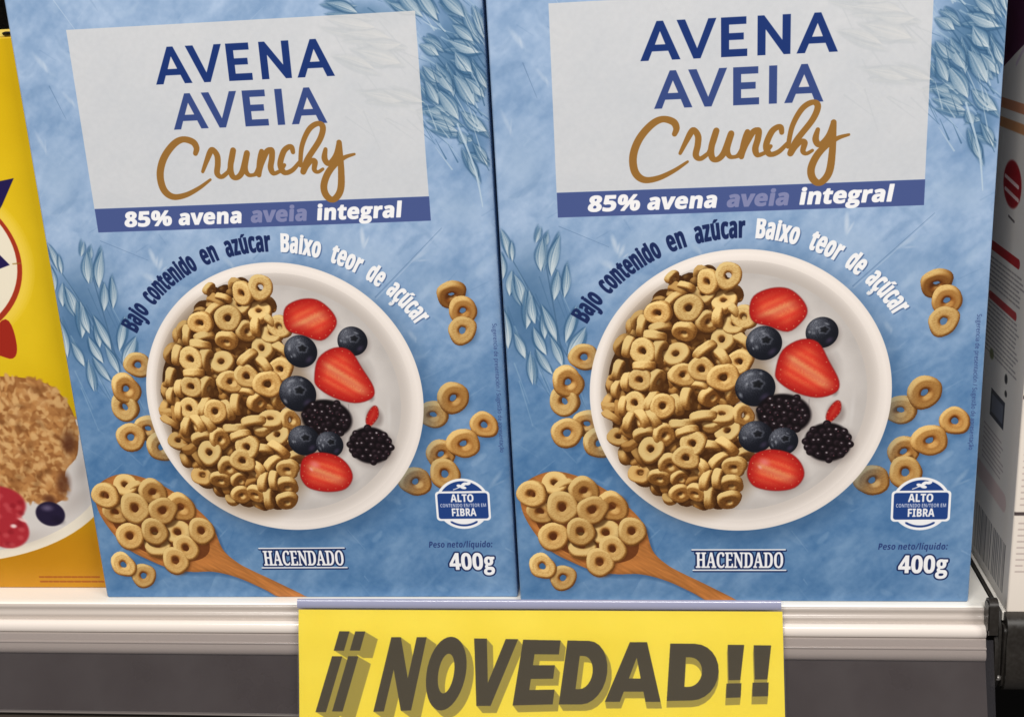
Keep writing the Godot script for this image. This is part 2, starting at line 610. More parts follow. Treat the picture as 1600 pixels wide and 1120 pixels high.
# ------------------------------------------------------------------ the print on the front of a blue carton
func blue_print() -> ImageTexture:
	rng.seed = 4711
	var c := Canvas.new(1280, 1920, 1.25)
	var w := c.w
	var h := c.h
	zbuf = PackedFloat32Array()
	zbuf.resize(w * h)
	zbuf.fill(-1e6)
	grain = noise_field(5, 0.11, 512, 512, 3)
	# blue plaster ground as printed: paler dye in the upper half, deeper blue below on both boxes; clouds, mottling, scraped streaks
	var broad := noise_field(11, 0.0035, w, h, 5)
	var fine := noise_field(12, 0.035, w, h, 4)
	var diag := noise_field(13, 0.012, w, h, 3)
	for y in h:
		var v := float(y) / h
		var deep := smoothstep(0.36, 0.80, v)
		for x in w:
			var i := y * w + x
			var u := float(x) / w
			var k := (broad[i] - 128.0) / 128.0
			var f := (fine[i] - 128.0) / 128.0
			var j := ((y + x / 3) % h) * w + (x + y / 2) % w
			var st := (diag[j] - 128.0) / 128.0
			var side := deep * (0.8 + 0.2 * smoothstep(1.0, 0.55, u))
			var m := k * 26.0 + f * 9.0 + st * 16.0
			var q := i * 3
			c.d[q] = lerpf(149.0, 92.0, side) + m * 1.05
			c.d[q + 1] = lerpf(176.0, 132.0, side) + m * 0.85
			c.d[q + 2] = lerpf(210.0, 175.0, side) + m * 0.65
	for a in [[300, 690, 150, 50, -0.3], [735, 690, 160, 50, 0.4], [880, 780, 90, 90, 0.0], [950, 600, 90, 60, 0.2], [60, 500, 90, 120, 0.0]]:
		c.dab(a[0], a[1], a[2], a[3], a[4], rgb(172, 194, 220), 0.45, 0.0)
	for i in 150:                       # broad marks of the knife
		var a := rng.randf_range(-0.9, -0.3) if rng.randf() < 0.5 else rng.randf_range(0.3, 1.2)
		var p := Vector2(rng.randf() * 1024.0, rng.randf() * 1536.0)
		var l := rng.randf_range(25.0, 90.0)
		var q := p + Vector2(cos(a), sin(a)) * l
		var bend := (p + q) * 0.5 + Vector2(-sin(a), cos(a)) * rng.randf_range(-14.0, 14.0)
		var band := rng.randf_range(3.0, 9.0)
		c.stroke(smooth(PackedVector2Array([p, bend, q]), 4), PackedFloat32Array([0.5, band * 0.6, band, band, band, band, band * 0.8, band * 0.5, 0.5]), rgb(184, 205, 228) if rng.randf() < 0.55 else rgb(98, 132, 172), rng.randf_range(0.08, 0.2), 5.0)
	for i in 150:                       # scrapes in the plaster
		var a := rng.randf_range(-0.9, -0.4) if rng.randf() < 0.55 else rng.randf_range(0.5, 1.1)
		var p := Vector2(rng.randf() * 1024.0, rng.randf() * 1536.0)
		var l := rng.randf_range(14.0, 62.0)
		var q := p + Vector2(cos(a), sin(a)) * l
		var pale := rng.randf() < 0.55
		c.line(p.x, p.y, q.x, q.y, rng.randf_range(0.6, 2.2), 0.4, rgb(190, 210, 230) if pale else rgb(84, 118, 158), rng.randf_range(0.1, 0.26), rng.randf_range(1.5, 4.0))
	for a in [[247, 683, 30, 9, 1.3, 0.55], [262, 700, 22, 7, 2.0, 0.5], [232, 728, 26, 12, 0.4, 0.35], [300, 716, 30, 8, 2.5, 0.3], [729, 655, 34, 8, 1.55, 0.6], [420, 700, 24, 10, 0.8, 0.28], [60, 250, 34, 9, 0.9, 0.35], [110, 330, 30, 7, 0.9, 0.3], [850, 700, 36, 8, 2.6, 0.3], [820, 880, 20, 9, 1.1, 0.32], [990, 1230, 40, 9, 2.2, 0.25], [30, 420, 40, 7, 1.2, 0.28], [975, 190, 34, 22, 1.2, 0.6], [1000, 235, 20, 24, 1.0, 0.5]]:
		c.dab(a[0], a[1], a[2], a[3], a[4], rgb(216, 226, 238), a[5], 0.1)
		c.dab(a[0] + 8, a[1] + 10, a[2] * 0.6, a[3] * 0.5, a[4] + 0.5, rgb(222, 230, 240), a[5] * 0.7, 0.1)
	c.line(745, 790, 905, 640, 1.1, 0.6, rgb(92, 122, 160), 0.6)
	c.line(747, 794, 907, 644, 1.0, 0.5, rgb(196, 212, 230), 0.4)
	c.line(130, 642, 235, 690, 0.9, 0.6, rgb(92, 122, 160), 0.5)
	c.line(70, 300, 96, 372, 1.2, 0.5, rgb(90, 120, 158), 0.5)
	c.line(60, 40, 150, 190, 1.4, 0.6, rgb(190, 208, 228), 0.6)
	print("ground ", Time.get_ticks_msec())

	# oats at the left: a darker hollow, then husks from back to front
	for a in [[70, 770, 120, 160, 0.4, 0.42], [100, 870, 110, 130, 0.6, 0.42], [30, 850, 70, 150, 0.0, 0.35]]:
		c.dab(a[0], a[1], a[2], a[3], a[4], rgb(70, 108, 146), a[5] * 1.5, 0.0)
	for i in 26:
		var p := Vector2(rng.randf_range(0, 150), rng.randf_range(720, 1010))
		var q := p + Vector2(rng.randf_range(18, 40), rng.randf_range(60, 110))
		c.line(p.x, p.y, q.x, q.y, 1.6, 0.5, rgb(66, 104, 140) if i % 2 else rgb(158, 188, 210), 0.4, 1.5)
	c.line(95, 700, 128, 950, 1.6, 1.6, rgb(70, 104, 138), 0.7, 0.5)
	c.line(20, 700, 140, 940, 1.6, 1.6, rgb(70, 104, 138), 0.6, 0.5)
	c.line(138, 770, 100, 700, 1.2, 1.2, rgb(70, 104, 138), 0.6, 0.5)
	for a in [[3, 641, 19, 711, 14], [27, 667, 26, 717, 9], [0, 691, 2, 757, 12], [92, 639, 78, 678, 8], [106, 654, 95, 689, 9], [95, 664, 87, 741, 20], [132, 660, 109, 752, 22], [124, 735, 112, 806, 17], [142, 722, 134, 801, 16], [25, 732, 15, 793, 17], [27, 742, 44, 817, 20], [58, 775, 48, 869, 18], [65, 790, 69, 858, 18], [0, 820, 5, 915, 19], [20, 875, 43, 937, 18], [83, 832, 88, 893, 16], [84, 812, 115, 901, 18], [64, 862, 91, 930, 19], [100, 885, 125, 957, 18], [66, 910, 102, 975, 17], [56, 915, 57, 1000, 13], [161, 815, 133, 902, 18], [181, 864, 136, 936, 22]]:
		husk(c, a[0] + rng.randf_range(-6, 6), a[1] + rng.randf_range(-12, 12), a[2] + rng.randf_range(-5, 5), a[3], a[4] * 0.9, 0.35)
		husk(c, a[0], a[1], a[2], a[3], a[4] * 1.1, rng.randf_range(0.95, 1.25))
	# oats at the upper right
	for a in [[955, 330, 110, 130, 0.7, 0.6], [970, 250, 100, 100, 0.4, 0.55], [985, 470, 40, 70, 0.2, 0.5], [790, 185, 120, 34, 0.2, 0.4], [905, 130, 110, 80, 0.5, 0.4]]:
		c.dab(a[0], a[1], a[2], a[3], a[4], rgb(70, 110, 146), a[5] * 1.5, 0.0)
	for i in 110:
		var p := Vector2(rng.randf_range(700, 1010), rng.randf_range(80, 420))
		var q := p + Vector2(rng.randf_range(30, 70), rng.randf_range(18, 90))
		c.line(p.x, p.y, q.x, q.y, 1.8, 0.5, rgb(62, 102, 138) if i % 2 else rgb(170, 196, 214), 0.5, 1.2)
	var husks: Array = [[725, 224, 831, 240, 20], [690, 190, 800, 215, 18], [750, 258, 845, 290, 28], [770, 240, 850, 250, 18], [759, 345, 845, 368, 20], [700, 268, 790, 300, 14], [800, 340, 890, 372, 14], [696, 160, 763, 184, 15], [829, 166, 884, 190, 15], [840, 120, 900, 200, 20], [880, 130, 930, 210, 20], [930, 150, 985, 205, 20], [880, 60, 960, 140, 22], [780, 110, 860, 160, 18], [884, 252, 926, 278, 17], [945, 246, 1010, 276, 20], [956, 216, 1000, 253, 17], [1000, 180, 1022, 250, 16], [889, 295, 926, 334, 18], [918, 290, 950, 355, 22], [959, 270, 993, 314, 24], [891, 325, 918, 377, 18], [975, 323, 1016, 368, 17], [1000, 300, 1022, 350, 14], [914, 343, 959, 412, 22], [952, 316, 994, 384, 25], [887, 388, 925, 407, 18], [900, 398, 950, 424, 14], [886, 408, 957, 436, 16], [963, 392, 1017, 438, 22], [955, 432, 972, 463, 15], [984, 460, 1013, 510, 15], [972, 486, 992, 536, 13]]
	for a in husks:
		for k in 2:
			husk(c, a[0] + rng.randf_range(-22, 22), a[1] + rng.randf_range(-22, 22), a[2] + rng.randf_range(-16, 16), a[3] + rng.randf_range(-16, 16), a[4] * 1.1, rng.randf_range(0.2, 0.6))
	for a in husks:
		husk(c, a[0], a[1], a[2], a[3], a[4] * 1.3, rng.randf_range(0.75, 1.0))
	for i in 46:                        # stalks and awns between them
		var p := Vector2(rng.randf_range(890, 1010), rng.randf_range(170, 470))
		var q := p + Vector2(rng.randf_range(12, 34), rng.randf_range(18, 60))
		c.line(p.x, p.y, q.x, q.y, 0.4, 1.7, rgb(52, 92, 128) if i % 3 else rgb(190, 208, 220), 0.6, 0.9)
	c.stroke(smooth(pts([955, 420, 972, 470, 988, 525, 998, 597]), 6), PackedFloat32Array([2, 2, 2, 2, 2, 2, 2, 2, 2, 2, 2, 2, 2, 2, 2, 1.6, 1.4, 1.2, 1.0]), rgb(186, 206, 222), 0.85, 0.8)
	c.line(978, 440, 1016, 520, 1.4, 1.0, rgb(74, 110, 142), 0.7, 0.6)
	print("oats ", Time.get_ticks_msec())

	# pale panel with the title; the oats show faintly through it
	var pale := noise_field(21, 0.05, w, h, 3)
	for y in range(int(186 * c.s), int(570 * c.s)):
		for x in range(int(128.5 * c.s), int(883 * c.s)):
			var i := y * w + x
			var g := (pale[i] - 128.0) / 128.0 * 3.0
			c.put(i, 214.0 + g, 213.0 + g, 213.0 + g, 0.86)
	c.fill([pts([128.5, 570, 883, 570, 883, 623, 128.5, 623])], rgb(72, 88, 142))
	var navy := rgb(22, 50, 114)
	var slate := rgb(54, 73, 130)
	# AVENA
	c.fill([pts([310, 308, 344, 231, 357, 231, 391, 308, 374, 308, 366.5, 290, 334, 290, 326.5, 308])], navy)
	c.fill([pts([340, 277, 361, 277, 350.5, 251])], rgb(211, 210, 212))
	c.fill([pts([384, 231, 401, 231, 424.5, 288, 447, 231, 463, 231, 431, 308, 417, 308])], navy)
	c.fill([pts([472, 231, 522, 231, 522, 245.5, 488, 245.5, 488, 262, 517, 262, 517, 275.5, 488, 275.5, 488, 293.5, 524, 293.5, 524, 308, 472, 308])], navy)
	c.fill([pts([544, 308, 544, 231, 557, 231, 593, 280, 593, 231, 609, 231, 609, 308, 596, 308, 560, 258, 560, 308])], navy)
	c.fill([pts([621, 308, 655, 231, 668, 231, 702, 308, 685, 308, 677.5, 290, 645, 290, 637.5, 308])], navy)
	c.fill([pts([651, 277, 672, 277, 661.5, 251])], rgb(211, 210, 212))
	# AVEIA
	c.fill([pts([336, 404.5, 369, 329, 381.5, 329, 414, 404.5, 397.5, 404.5, 390.5, 387, 359, 387, 352, 404.5])], slate)
	c.fill([pts([364.5, 374, 385.5, 374, 375, 349])], rgb(211, 210, 212))
	c.fill([pts([406, 329, 423, 329, 446, 385, 468, 329, 484, 329, 452.5, 404.5, 438.5, 404.5])], slate)
	c.fill([pts([496, 329, 546, 329, 546, 343, 512, 343, 512, 359.5, 541, 359.5, 541, 373, 512, 373, 512, 390.5, 548, 390.5, 548, 404.5, 496, 404.5])], slate)
	c.fill([pts([567.5, 329, 583.5, 329, 583.5, 404.5, 567.5, 404.5])], slate)
	c.fill([pts([598, 404.5, 631, 329, 643.5, 329, 676, 404.5, 659.5, 404.5, 652.5, 387, 621, 387, 614, 404.5])], slate)
	c.fill([pts([626.5, 374, 647.5, 374, 637, 349])], rgb(211, 210, 212))
	# Crunchy, brushed
	var gold := rgb(150, 107, 50)
	var R := 6.0
	script(c, [377, 457, 381, 445, 374, 432, 352, 426, 329, 437, 304, 465, 291, 499, 294, 532, 312, 549, 341, 547, 374, 533, 403, 515], 5.0, 7.4, 2.8, gold)
	script(c, [388, 497, 400, 474, 412, 453, 418, 452, 425, 464, 424, 482, 420, 502, 429, 510, 445, 500], 3.4, R, 4.4, gold)
	script(c, [445, 500, 455, 480, 462, 454, 452, 487, 453, 508, 463, 513, 477, 500, 492, 461, 484, 492, 490, 508, 506, 508], 3.8, R, 4.0, gold)
	script(c, [500, 509, 508, 504, 518, 484, 525, 460], 4.0, 4.4, 4.4, gold)
	script(c, [525, 459, 518, 482, 513, 509], 5.2, 6.0, 5.0, gold)
	script(c, [515, 503, 522, 484, 536, 460, 547, 457, 546, 474, 541, 494, 546, 507, 560, 503], 4.4, R, 4.0, gold)
	script(c, [594, 463, 592, 453, 585, 452, 573, 462, 563, 488, 570, 506, 588, 502, 606, 485], 4.4, R, 3.8, gold)
	script(c, [559, 504, 566, 498, 572, 490], 3.8, 3.8, 3.8, gold)
	script(c, [607, 492, 615, 451, 634, 417, 655, 405, 665, 414, 655, 440, 624, 480, 612, 506, 620, 494, 632, 483, 640, 486, 637, 502, 644, 508, 656, 502], 4.2, R, 3.4, gold)
	script(c, [666, 460, 662, 480, 671, 491, 688, 474, 697, 447], 4.0, R, 4.8, gold)
	script(c, [697, 447, 696, 504, 690, 549, 672, 569, 657, 558, 655, 535, 671, 505, 702, 481, 728, 473], 5.4, 7.0, 3.0, gold)
	# bar
	var sans := font_of("Droid Sans", 700)
	var plain := font_of("Droid Sans", 400)
	var serif := font_of("Droid Serif", 700)
	var white := rgb(244, 244, 246)
	text_line(c, "85%", sans, 191, 302, 612, 45, white, 0.16, 1.3)
	text_line(c, "avena", sans, 316, 463, 612, 45, white, 0.16, 1.3)
	text_line(c, "aveia", sans, 481, 610, 612, 45, rgb(130, 135, 176), 0.16, 1.3)
	text_line(c, "integral", sans, 629, 820, 612, 45, white, 0.16, 1.3)
	# lettering round the bowl
	for word in [["Bajo", -58.2, -48.2], ["contenido", -45.9, -24.4], ["en", -21.9, -16.0], ["azúcar", -13.3, 1.8]]:
		text_arc(c, word[0], sans, Vector2(508, 1063), 385, deg_to_rad(word[1]), deg_to_rad(word[2]), 54, rgb(26, 42, 90), 1.2)
	for o in [Vector2(2.2, 2.4), Vector2.ZERO]:
		for word in [["Baixo", 4.8, 18.1], ["teor", 21.6, 31.6], ["de", 34.3, 39.9], ["açúcar", 42.6, 57.6]]:
			text_arc(c, word[0], sans, Vector2(508, 1063) + o, 385, deg_to_rad(word[1]), deg_to_rad(word[2]), 54, white if o == Vector2.ZERO else rgb(88, 114, 156), 1.2)
	print("letters ", Time.get_ticks_msec())

	# loose rings behind the bowl, with the shadows of the printed photograph
	var loose: Array = [[916, 788, 33, 2, 1.5, 0.9], [939, 826, 33, 1, 1.2, 0.75], [935, 872, 33, 0, 0.4, 0.2], [855, 1069, 35, 1, 2.0, 0.2], [903, 1030, 38, 1, 0.8, 0.4], [970, 1097, 33, 0, 0.3, 0.7], [865, 1166, 36, 1, 1.0, 0.35], [919, 1141, 38, 1, 0.9, 0.45], [800, 1234, 38, 1, 0.6, 0.25], [871, 1216, 38, 0, 0.5, 0.45], [173, 935, 33, 0, 0.5, 0.5], [126, 1037, 36, 1, 2.6, 0.25], [135, 992, 37, 1, 0.9, 0.3], [174, 1091, 34, 1, 2.0, 0.4], [128, 1113, 37, 0, 0.7, 0.35], [198, 1139, 36, 1, 0.4, 0.1], [104, 1476, 33, 0, 0.8, 0.5], [57, 1446, 33, 0, 0.6, 0.15]]
	for a in loose:
		c.dab(a[0] + 5, a[1] + 7, a[2] * 1.2, a[2] * 1.15, 0, rgb(50, 84, 122), 0.55, 0.5)
	for k in loose.size():
		var a: Array = loose[k]
		ring(c, a[0], a[1], a[2], a[3], a[4], k * 14.0, a[5], 1.0 if a[0] < 700 else 0.93)

	settle(c, 60, 860, 180, 330)
	settle(c, 740, 740, 284, 550)
	settle(c, 0, 1390, 160, 146)

	# bowl
	var bx := 508.5
	var by := 1029.0
	var br := 326.5
	c.dab(bx + 14, by + 20, br * 1.15, br * 1.15, 0, rgb(44, 76, 112), 0.46, 0.78)
	for y in range(int((by - br - 1) * c.s), int((by + br + 1) * c.s) + 1):
		for x in range(int((bx - br - 1) * c.s), int((bx + br + 1) * c.s) + 1):
			var dx := ((x + 0.5) / c.s - bx) / br
			var dy := ((y + 0.5) / c.s - by) / br
			var q := sqrt(dx * dx + dy * dy)
			if q > 1.0:
				continue
			var at := y * w + x
			var side := (-dx * 0.5 - dy * 0.86) / maxf(q, 0.01)       # towards the light of the photograph
			var k := (broad[(at * 2) % (w * h)] - 128.0) / 128.0
			var v := 0.0
			var warm := 1.0
			if q > 0.925:
				v = 243.0 - 9.0 * absf(q - 0.965) / 0.035 + 5.0 * side
			elif q > 0.84:
				var t := (q - 0.84) / 0.085
				v = lerpf(196.0 - 10.0 * side, 226.0 - 8.0 * side, t * t)
			else:
				v = 207.0 - 14.0 * smoothstep(0.70, 0.84, q) + k * 9.0
				warm = 0.6
			c.put(at, v + 1.0, v - 7.0 * warm - 1.0, v - 14.0 * warm - 1.0, clampf((1.0 - q) * br * c.s, 0.0, 1.0))
	for i in 26:                       # ripples in the milk
		var a := rng.randf_range(-1.4, 1.2)
		var p := Vector2(bx, by) + Vector2(cos(a), sin(a)) * rng.randf_range(120, 260)
		c.dab(p.x, p.y, rng.randf_range(20, 60), rng.randf_range(5, 12), a + 1.5, rgb(226, 222, 220) if i % 2 else rgb(186, 182, 180), 0.35, 0.0)
	c.line(672, 1005, 704, 1008, 1.6, 1.0, rgb(130, 126, 126), 0.5, 1.5)
	c.dab(716, 1028, 9, 14, 0.6, rgb(110, 106, 106), 0.6, 0.0)
	c.line(660, 1040, 660, 1062, 1.2, 1.0, rgb(130, 126, 126), 0.4, 1.0)

	# rings in the bowl: shadow bed, filling underneath, then those on top
	zbuf.fill(-1e6)
	var bed := smooth(pts([489, 745, 505, 800, 520, 860, 526, 930, 512, 1000, 506, 1064, 520, 1150, 518, 1245, 505, 1298, 430, 1308, 350, 1296, 280, 1240, 225, 1150, 200, 1040, 212, 930, 270, 850, 340, 775, 420, 732]), 5, true)
	c.dab(400, 1050, 205, 300, -0.1, rgb(120, 92, 60), 0.55, 0.8)
	var bed_mid := Vector2(395, 1030)
	var inner_bed := PackedVector2Array()
	for p in bed:
		inner_bed.append(bed_mid + (p - bed_mid) * 0.88)
	c.fill([inner_bed], rgb(66, 40, 18))
	var wall := bed.size()
	for i in 720:
		var p := Vector2(rng.randf_range(190, 530), rng.randf_range(735, 1305))
		if not Geometry2D.is_point_in_polygon(p, bed) or poly_distance(p, bed) < 25.0:
			continue
		ring(c, p.x, p.y, rng.randf_range(24, 29), rng.randi_range(1, 6), rng.randf() * TAU, rng.randf_range(-64, -14), rng.randf_range(0.0, 0.25), lerpf(0.88, 0.58, smoothstep(18.0, 60.0, poly_distance(p, bed))))
	# the ones on top: x and y in pixels of the photograph's right box laid into the print, radius, tilt, turn, height
	var top: Array = [[488, 760, 35, 0, 0.4, 30], [447, 772, 34, 2, 2.9, 22], [400, 782, 24, 5, 2.0, 10], [404, 829, 37, 0, 0.3, 34], [340, 838, 34, 1, 2.6, 24], [395, 880, 33, 3, 1.9, 26], [437, 800, 32, 2, 4.4, 6], [480, 818, 36, 3, 4.5, 14], [498, 800, 28, 2, 1.0, -4], [470, 848, 34, 5, 0.1, 20], [497, 838, 32, 5, 2.4, 16], [443, 860, 32, 2, 0.5, 24], [504, 868, 34, 2, 4.2, 18], [523, 852, 33, 1, 3.0, 30], [305, 866, 30, 5, 0.2, 8], [344, 872, 32, 5, 1.4, 12], [330, 890, 34, 6, 1.7, 18], [418, 862, 28, 3, 2.4, 8], [306, 924, 36, 1, 3.0, 26], [342, 926, 36, 4, 0.3, 18], [377, 934, 37, 2, 4.3, 14], [438, 926, 36, 5, 0.9, 24], [477, 904, 36, 2, 4.0, 18], [519, 908, 34, 5, 2.3, 20], [514, 952, 34, 1, 2.7, 28], [535, 926, 26, 4, 1.0, 8], [431, 968, 35, 0, 0.5, 30], [389, 980, 34, 1, 0.2, 26], [478, 988, 40, 0, 0.6, 34], [298, 990, 33, 1, 2.9, 24], [330, 992, 34, 4, 0.4, 16], [306, 958, 34, 6, 1.6, 20], [274, 914, 32, 5, 0.3, 8], [268, 994, 30, 5, 0.1, 6], [474, 944, 36, 5, 2.6, 18], [360, 956, 30, 3, 2.0, 4], [504, 1022, 33, 3, 0.6, 10], [520, 1076, 33, 2, 0.2, 20], [436, 1080, 38, 5, 1.5, 22], [476, 1076, 38, 3, 4.6, 18], [456, 1092, 36, 4, 4.4, 8], [489, 1114, 36, 2, 4.0, 22], [345, 1052, 35, 0, 0.6, 30], [286, 1044, 32, 1, 3.2, 18], [320, 1042, 34, 5, 0.4, 14], [374, 1050, 33, 5, 2.9, 12], [398, 1036, 34, 5, 0.1, 16], [272, 1086, 33, 5, 0.3, 10], [298, 1082, 34, 5, 2.7, 18], [322, 1084, 34, 5, 2.6, 20], [304, 1118, 32, 4, 1.4, 12], [346, 1120, 34, 2, 0.6, 22], [318, 1156, 36, 1, 4.2, 24], [388, 1096, 36, 6, 1.6, 16], [398, 1114, 34, 5, 1.4, 22], [412, 1142, 36, 1, 3.1, 30], [395, 1176, 35, 0, 0.3, 32], [358, 1192, 35, 2, 1.3, 20], [448, 1150, 34, 5, 1.7, 18], [484, 1150, 36, 5, 2.3, 24], [502, 1198, 34, 2, 2.0, 22], [520, 1132, 32, 5, 2.0, 16], [440, 1232, 34, 5, 0.2, 22], [466, 1228, 32, 5, 0.1, 24], [494, 1240, 34, 3, 1.5, 20], [424, 1200, 34, 4, 2.5, 14], [380, 1224, 30, 3, 0.9, 4], [522, 1170, 30, 4, 1.2, 8], [470, 1186, 34, 4, 0.8, 10], [448, 1272, 33, 5, 0.0, 14], [490, 1278, 33, 3, 1.5, 16], [418, 1260, 32, 3, 2.2, 6], [380, 1262, 30, 2, 1.0, 2], [336, 1222, 32, 3, 1.8, 4], [260, 1050, 30, 5, 0.1, 4], [250, 966, 30, 5, 0.3, 2], [248, 1010, 28, 4, 0.2, 0], [372, 814, 30, 4, 0.8, 4], [370, 760, 22, 4, 0.6, 0], [425, 1010, 32, 4, 1.9, 10], [450, 1030, 34, 3, 0.7, 12]]
	for a in top:
		ring(c, a[0] - 2.0, a[1], a[2] * (0.87 if a[3] < 2 else 0.82), a[3], a[4], a[5], rng.randf_range(0.0, 0.22))
	settle(c, 180, 690, 370, 635)
	print("rings ", Time.get_ticks_msec())

	# fruit
	for a in [[596, 848, 70, 58], [690, 897, 42, 42], [565, 918, 46, 46], [660, 980, 78, 78], [548, 1018, 52, 52], [612, 1082, 78, 66], [548, 1133, 46, 46], [612, 1142, 44, 44], [597, 1220, 76, 60], [708, 1150, 66, 60], [718, 1074, 26, 34]]:
		c.dab(a[0], a[1], a[2], a[3], 0, rgb(96, 80, 76), 0.5, 0.45)
	strawberry(c, [531, 838, 540, 806, 575, 790, 612, 792, 640, 815, 652, 842, 640, 866, 612, 886, 570, 872, 540, 862], Vector2(560, 850), Vector2(640, 820), false)
	blueberry(c, 684, 890, 35, 0.4)
	sheen_of_berry(c, 684, 890, 35)
	blueberry(c, 562, 911, 39, 1.1)
	sheen_of_berry(c, 562, 911, 39)
	strawberry(c, [588, 972, 602, 928, 640, 905, 676, 912, 700, 955, 722, 1000, 716, 1026, 676, 1037, 626, 1022, 592, 996], Vector2(610, 940), Vector2(712, 1020), false)
	blueberry(c, 544, 1012, 44, 0.7)
	sheen_of_berry(c, 544, 1012, 44)
	blackberry(c, 606, 1074, 64, 50, 0.15)
	blueberry(c, 546, 1127, 38, 2.0)
	sheen_of_berry(c, 546, 1127, 38)
	blueberry(c, 606, 1138, 33, 2.6)
	sheen_of_berry(c, 606, 1138, 33)
	strawberry(c, [529, 1204, 540, 1172, 576, 1158, 618, 1166, 644, 1190, 652, 1222, 632, 1250, 590, 1257, 548, 1248, 531, 1228], Vector2(540, 1190), Vector2(640, 1240), true)
	strawberry(c, [697, 1082, 704, 1062, 718, 1046, 727, 1050, 727, 1070, 714, 1088, 702, 1096], Vector2(700, 1090), Vector2(724, 1050), false)
	blackberry(c, 702, 1142, 55, 49, 0.1)
	print("fruit ", Time.get_ticks_msec())

	# wooden spoon with rings
	var spoon := smooth(pts([14, 1268, 34, 1228, 90, 1206, 151, 1219, 205, 1248, 251, 1285, 294, 1337, 314, 1405, 345, 1440, 379, 1462, 445, 1498, 512, 1540, 450, 1540, 401, 1512, 342, 1482, 284, 1466, 230, 1466, 179, 1458, 125, 1434, 70, 1398, 24, 1325]), 5, true)
	var shade := PackedVector2Array()
	for p in spoon:
		shade.append(p + Vector2(7, 9))
	for k in 5:
		var sh := PackedVector2Array()
		for p in spoon:
			sh.append(p + Vector2(2 + k * 2.2, 3 + k * 2.6))
		c.fill([sh], rgb(48, 82, 122), 0.16)
	c.fill([spoon], rgb(178, 112, 56))
	var wood := noise_field(31, 0.02, 512, 512, 4)
	for y in range(int(1205 * c.s), h):
		for x in range(int(13 * c.s), int(515 * c.s)):
			var p := Vector2((x + 0.5) / c.s, (y + 0.5) / c.s)
			if not Geometry2D.is_point_in_polygon(p, spoon):
				continue
			var along := p.x * 0.83 + p.y * 0.55
			var across := -p.x * 0.55 + p.y * 0.83
			var g := wood[(int(across * 5.0) % 512) * 512 + int(along * 0.6) % 512] / 255.0 - 0.5
			var ce := absf(across - 1000.0)
			var rim := clampf(poly_distance(p, spoon) / 9.0, 0.0, 1.0) if x % 1 == 0 else 1.0
			var v := 1.0 + g * 0.34 - 0.16 * (1.0 - rim)
			c.put(y * w + x, 186.0 * v, 118.0 * v, 60.0 * v, 0.9)
	c.fill([smooth(pts([40, 1280, 60, 1240, 120, 1226, 190, 1262, 240, 1306, 276, 1352, 280, 1410, 240, 1436, 170, 1432, 100, 1400, 52, 1345]), 5, true)], rgb(92, 46, 20), 0.8)
	zbuf.fill(-1e6)
	var on_spoon: Array = [[60, 1305, 33, 1, 2.0, 0], [96, 1238, 33, 2, 4.5, 4], [120, 1250, 30, 3, 1.0, 0], [152, 1396, 36, 2, 4.6, 4], [209, 1362, 36, 1, 4.4, 10], [43, 1262, 36, 1, 2.8, 14], [161, 1254, 36, 1, 1.0, 14], [224, 1294, 38, 1, 1.2, 16], [110, 1296, 40, 0, 0.5, 24], [179, 1303, 37, 0, 0.8, 26], [86, 1370, 37, 0, 0.2, 20], [150, 1358, 36, 0, 0.9, 28], [222, 1402, 34, 0, 0.4, 30], [268, 1357, 35, 0, 0.7, 28], [192, 1436, 36, 0, 0.3, 32]]
	for a in on_spoon:
		c.dab(a[0] + 3, a[1] + 5, a[2] * 1.12, a[2] * 1.12, 0, rgb(80, 38, 12), 0.75, 0.6)
	for a in on_spoon:
		ring(c, a[0], a[1], a[2], a[3], a[4], a[5], rng.randf_range(0.15, 0.4), 0.97)
	settle(c, 0, 1190, 330, 300)

	# brand plate, weight, badge
	var ink := rgb(24, 40, 88)
	c.line(405, 1405.5, 615, 1405.5, 3.2, 3.2, ink, 0.9)
	c.line(408, 1457.5, 617, 1457.5, 3.2, 3.2, ink, 0.9)
	text_line(c, "HACENDADO", serif, 412, 611, 1449, 54, white, 0.0, 0.5, 4.2, ink)
	c.line(404, 1403.5, 614, 1403.5, 1.5, 1.5, white)
	c.line(406, 1455.5, 616, 1455.5, 1.5, 1.5, white)
	text_line(c, "Peso neto/líquido:", sans, 818, 971, 1404, 22, rgb(42, 60, 116), 0.12)
	text_line(c, "400g", sans, 866, 974, 1462, 60, white, 0.0, 0.8, 4.4, ink)
	text_line(c, "Sugerencia de presentación / Sugestão de apresentação", plain, 858, 1165, 1003, 13, rgb(52, 66, 118), 0.0, 0.0, 0.0, ink, true)
	var disc := PackedVector2Array()
	var inner := PackedVector2Array()
	for i in 60:
		disc.append(Vector2(908, 1292) + Vector2(cos(TAU * i / 60.0), sin(TAU * i / 60.0)) * 64.0)
		inner.append(Vector2(908, 1292) + Vector2(cos(TAU * i / 60.0), sin(TAU * i / 60.0)) * 57.0)
	c.fill([disc], white)
	var dome := PackedVector2Array()
	for i in 31:
		var a := PI + 0.42 + (PI - 0.84) * i / 30.0
		dome.append(Vector2(908, 1292) + Vector2(cos(a), sin(a)) * 57.5)
	var badge_blue := rgb(34, 66, 132)
	c.fill([dome], badge_blue)
	var foot := PackedVector2Array()
	for i in 21:
		var a := 0.95 + (PI - 1.9) * i / 20.0
		foot.append(Vector2(908, 1292) + Vector2(cos(a), sin(a)) * 55.0)
	var foot_r := PackedFloat32Array()
	foot_r.resize(21)
	foot_r.fill(2.6)
	foot_r[0] = 0.6
	foot_r[20] = 0.6
	c.stroke(foot, foot_r, badge_blue)
	c.fill([smooth_rect(844, 1260, 972, 1335, 9)], white)
	c.fill([smooth_rect(849, 1265, 967, 1330, 6)], badge_blue)
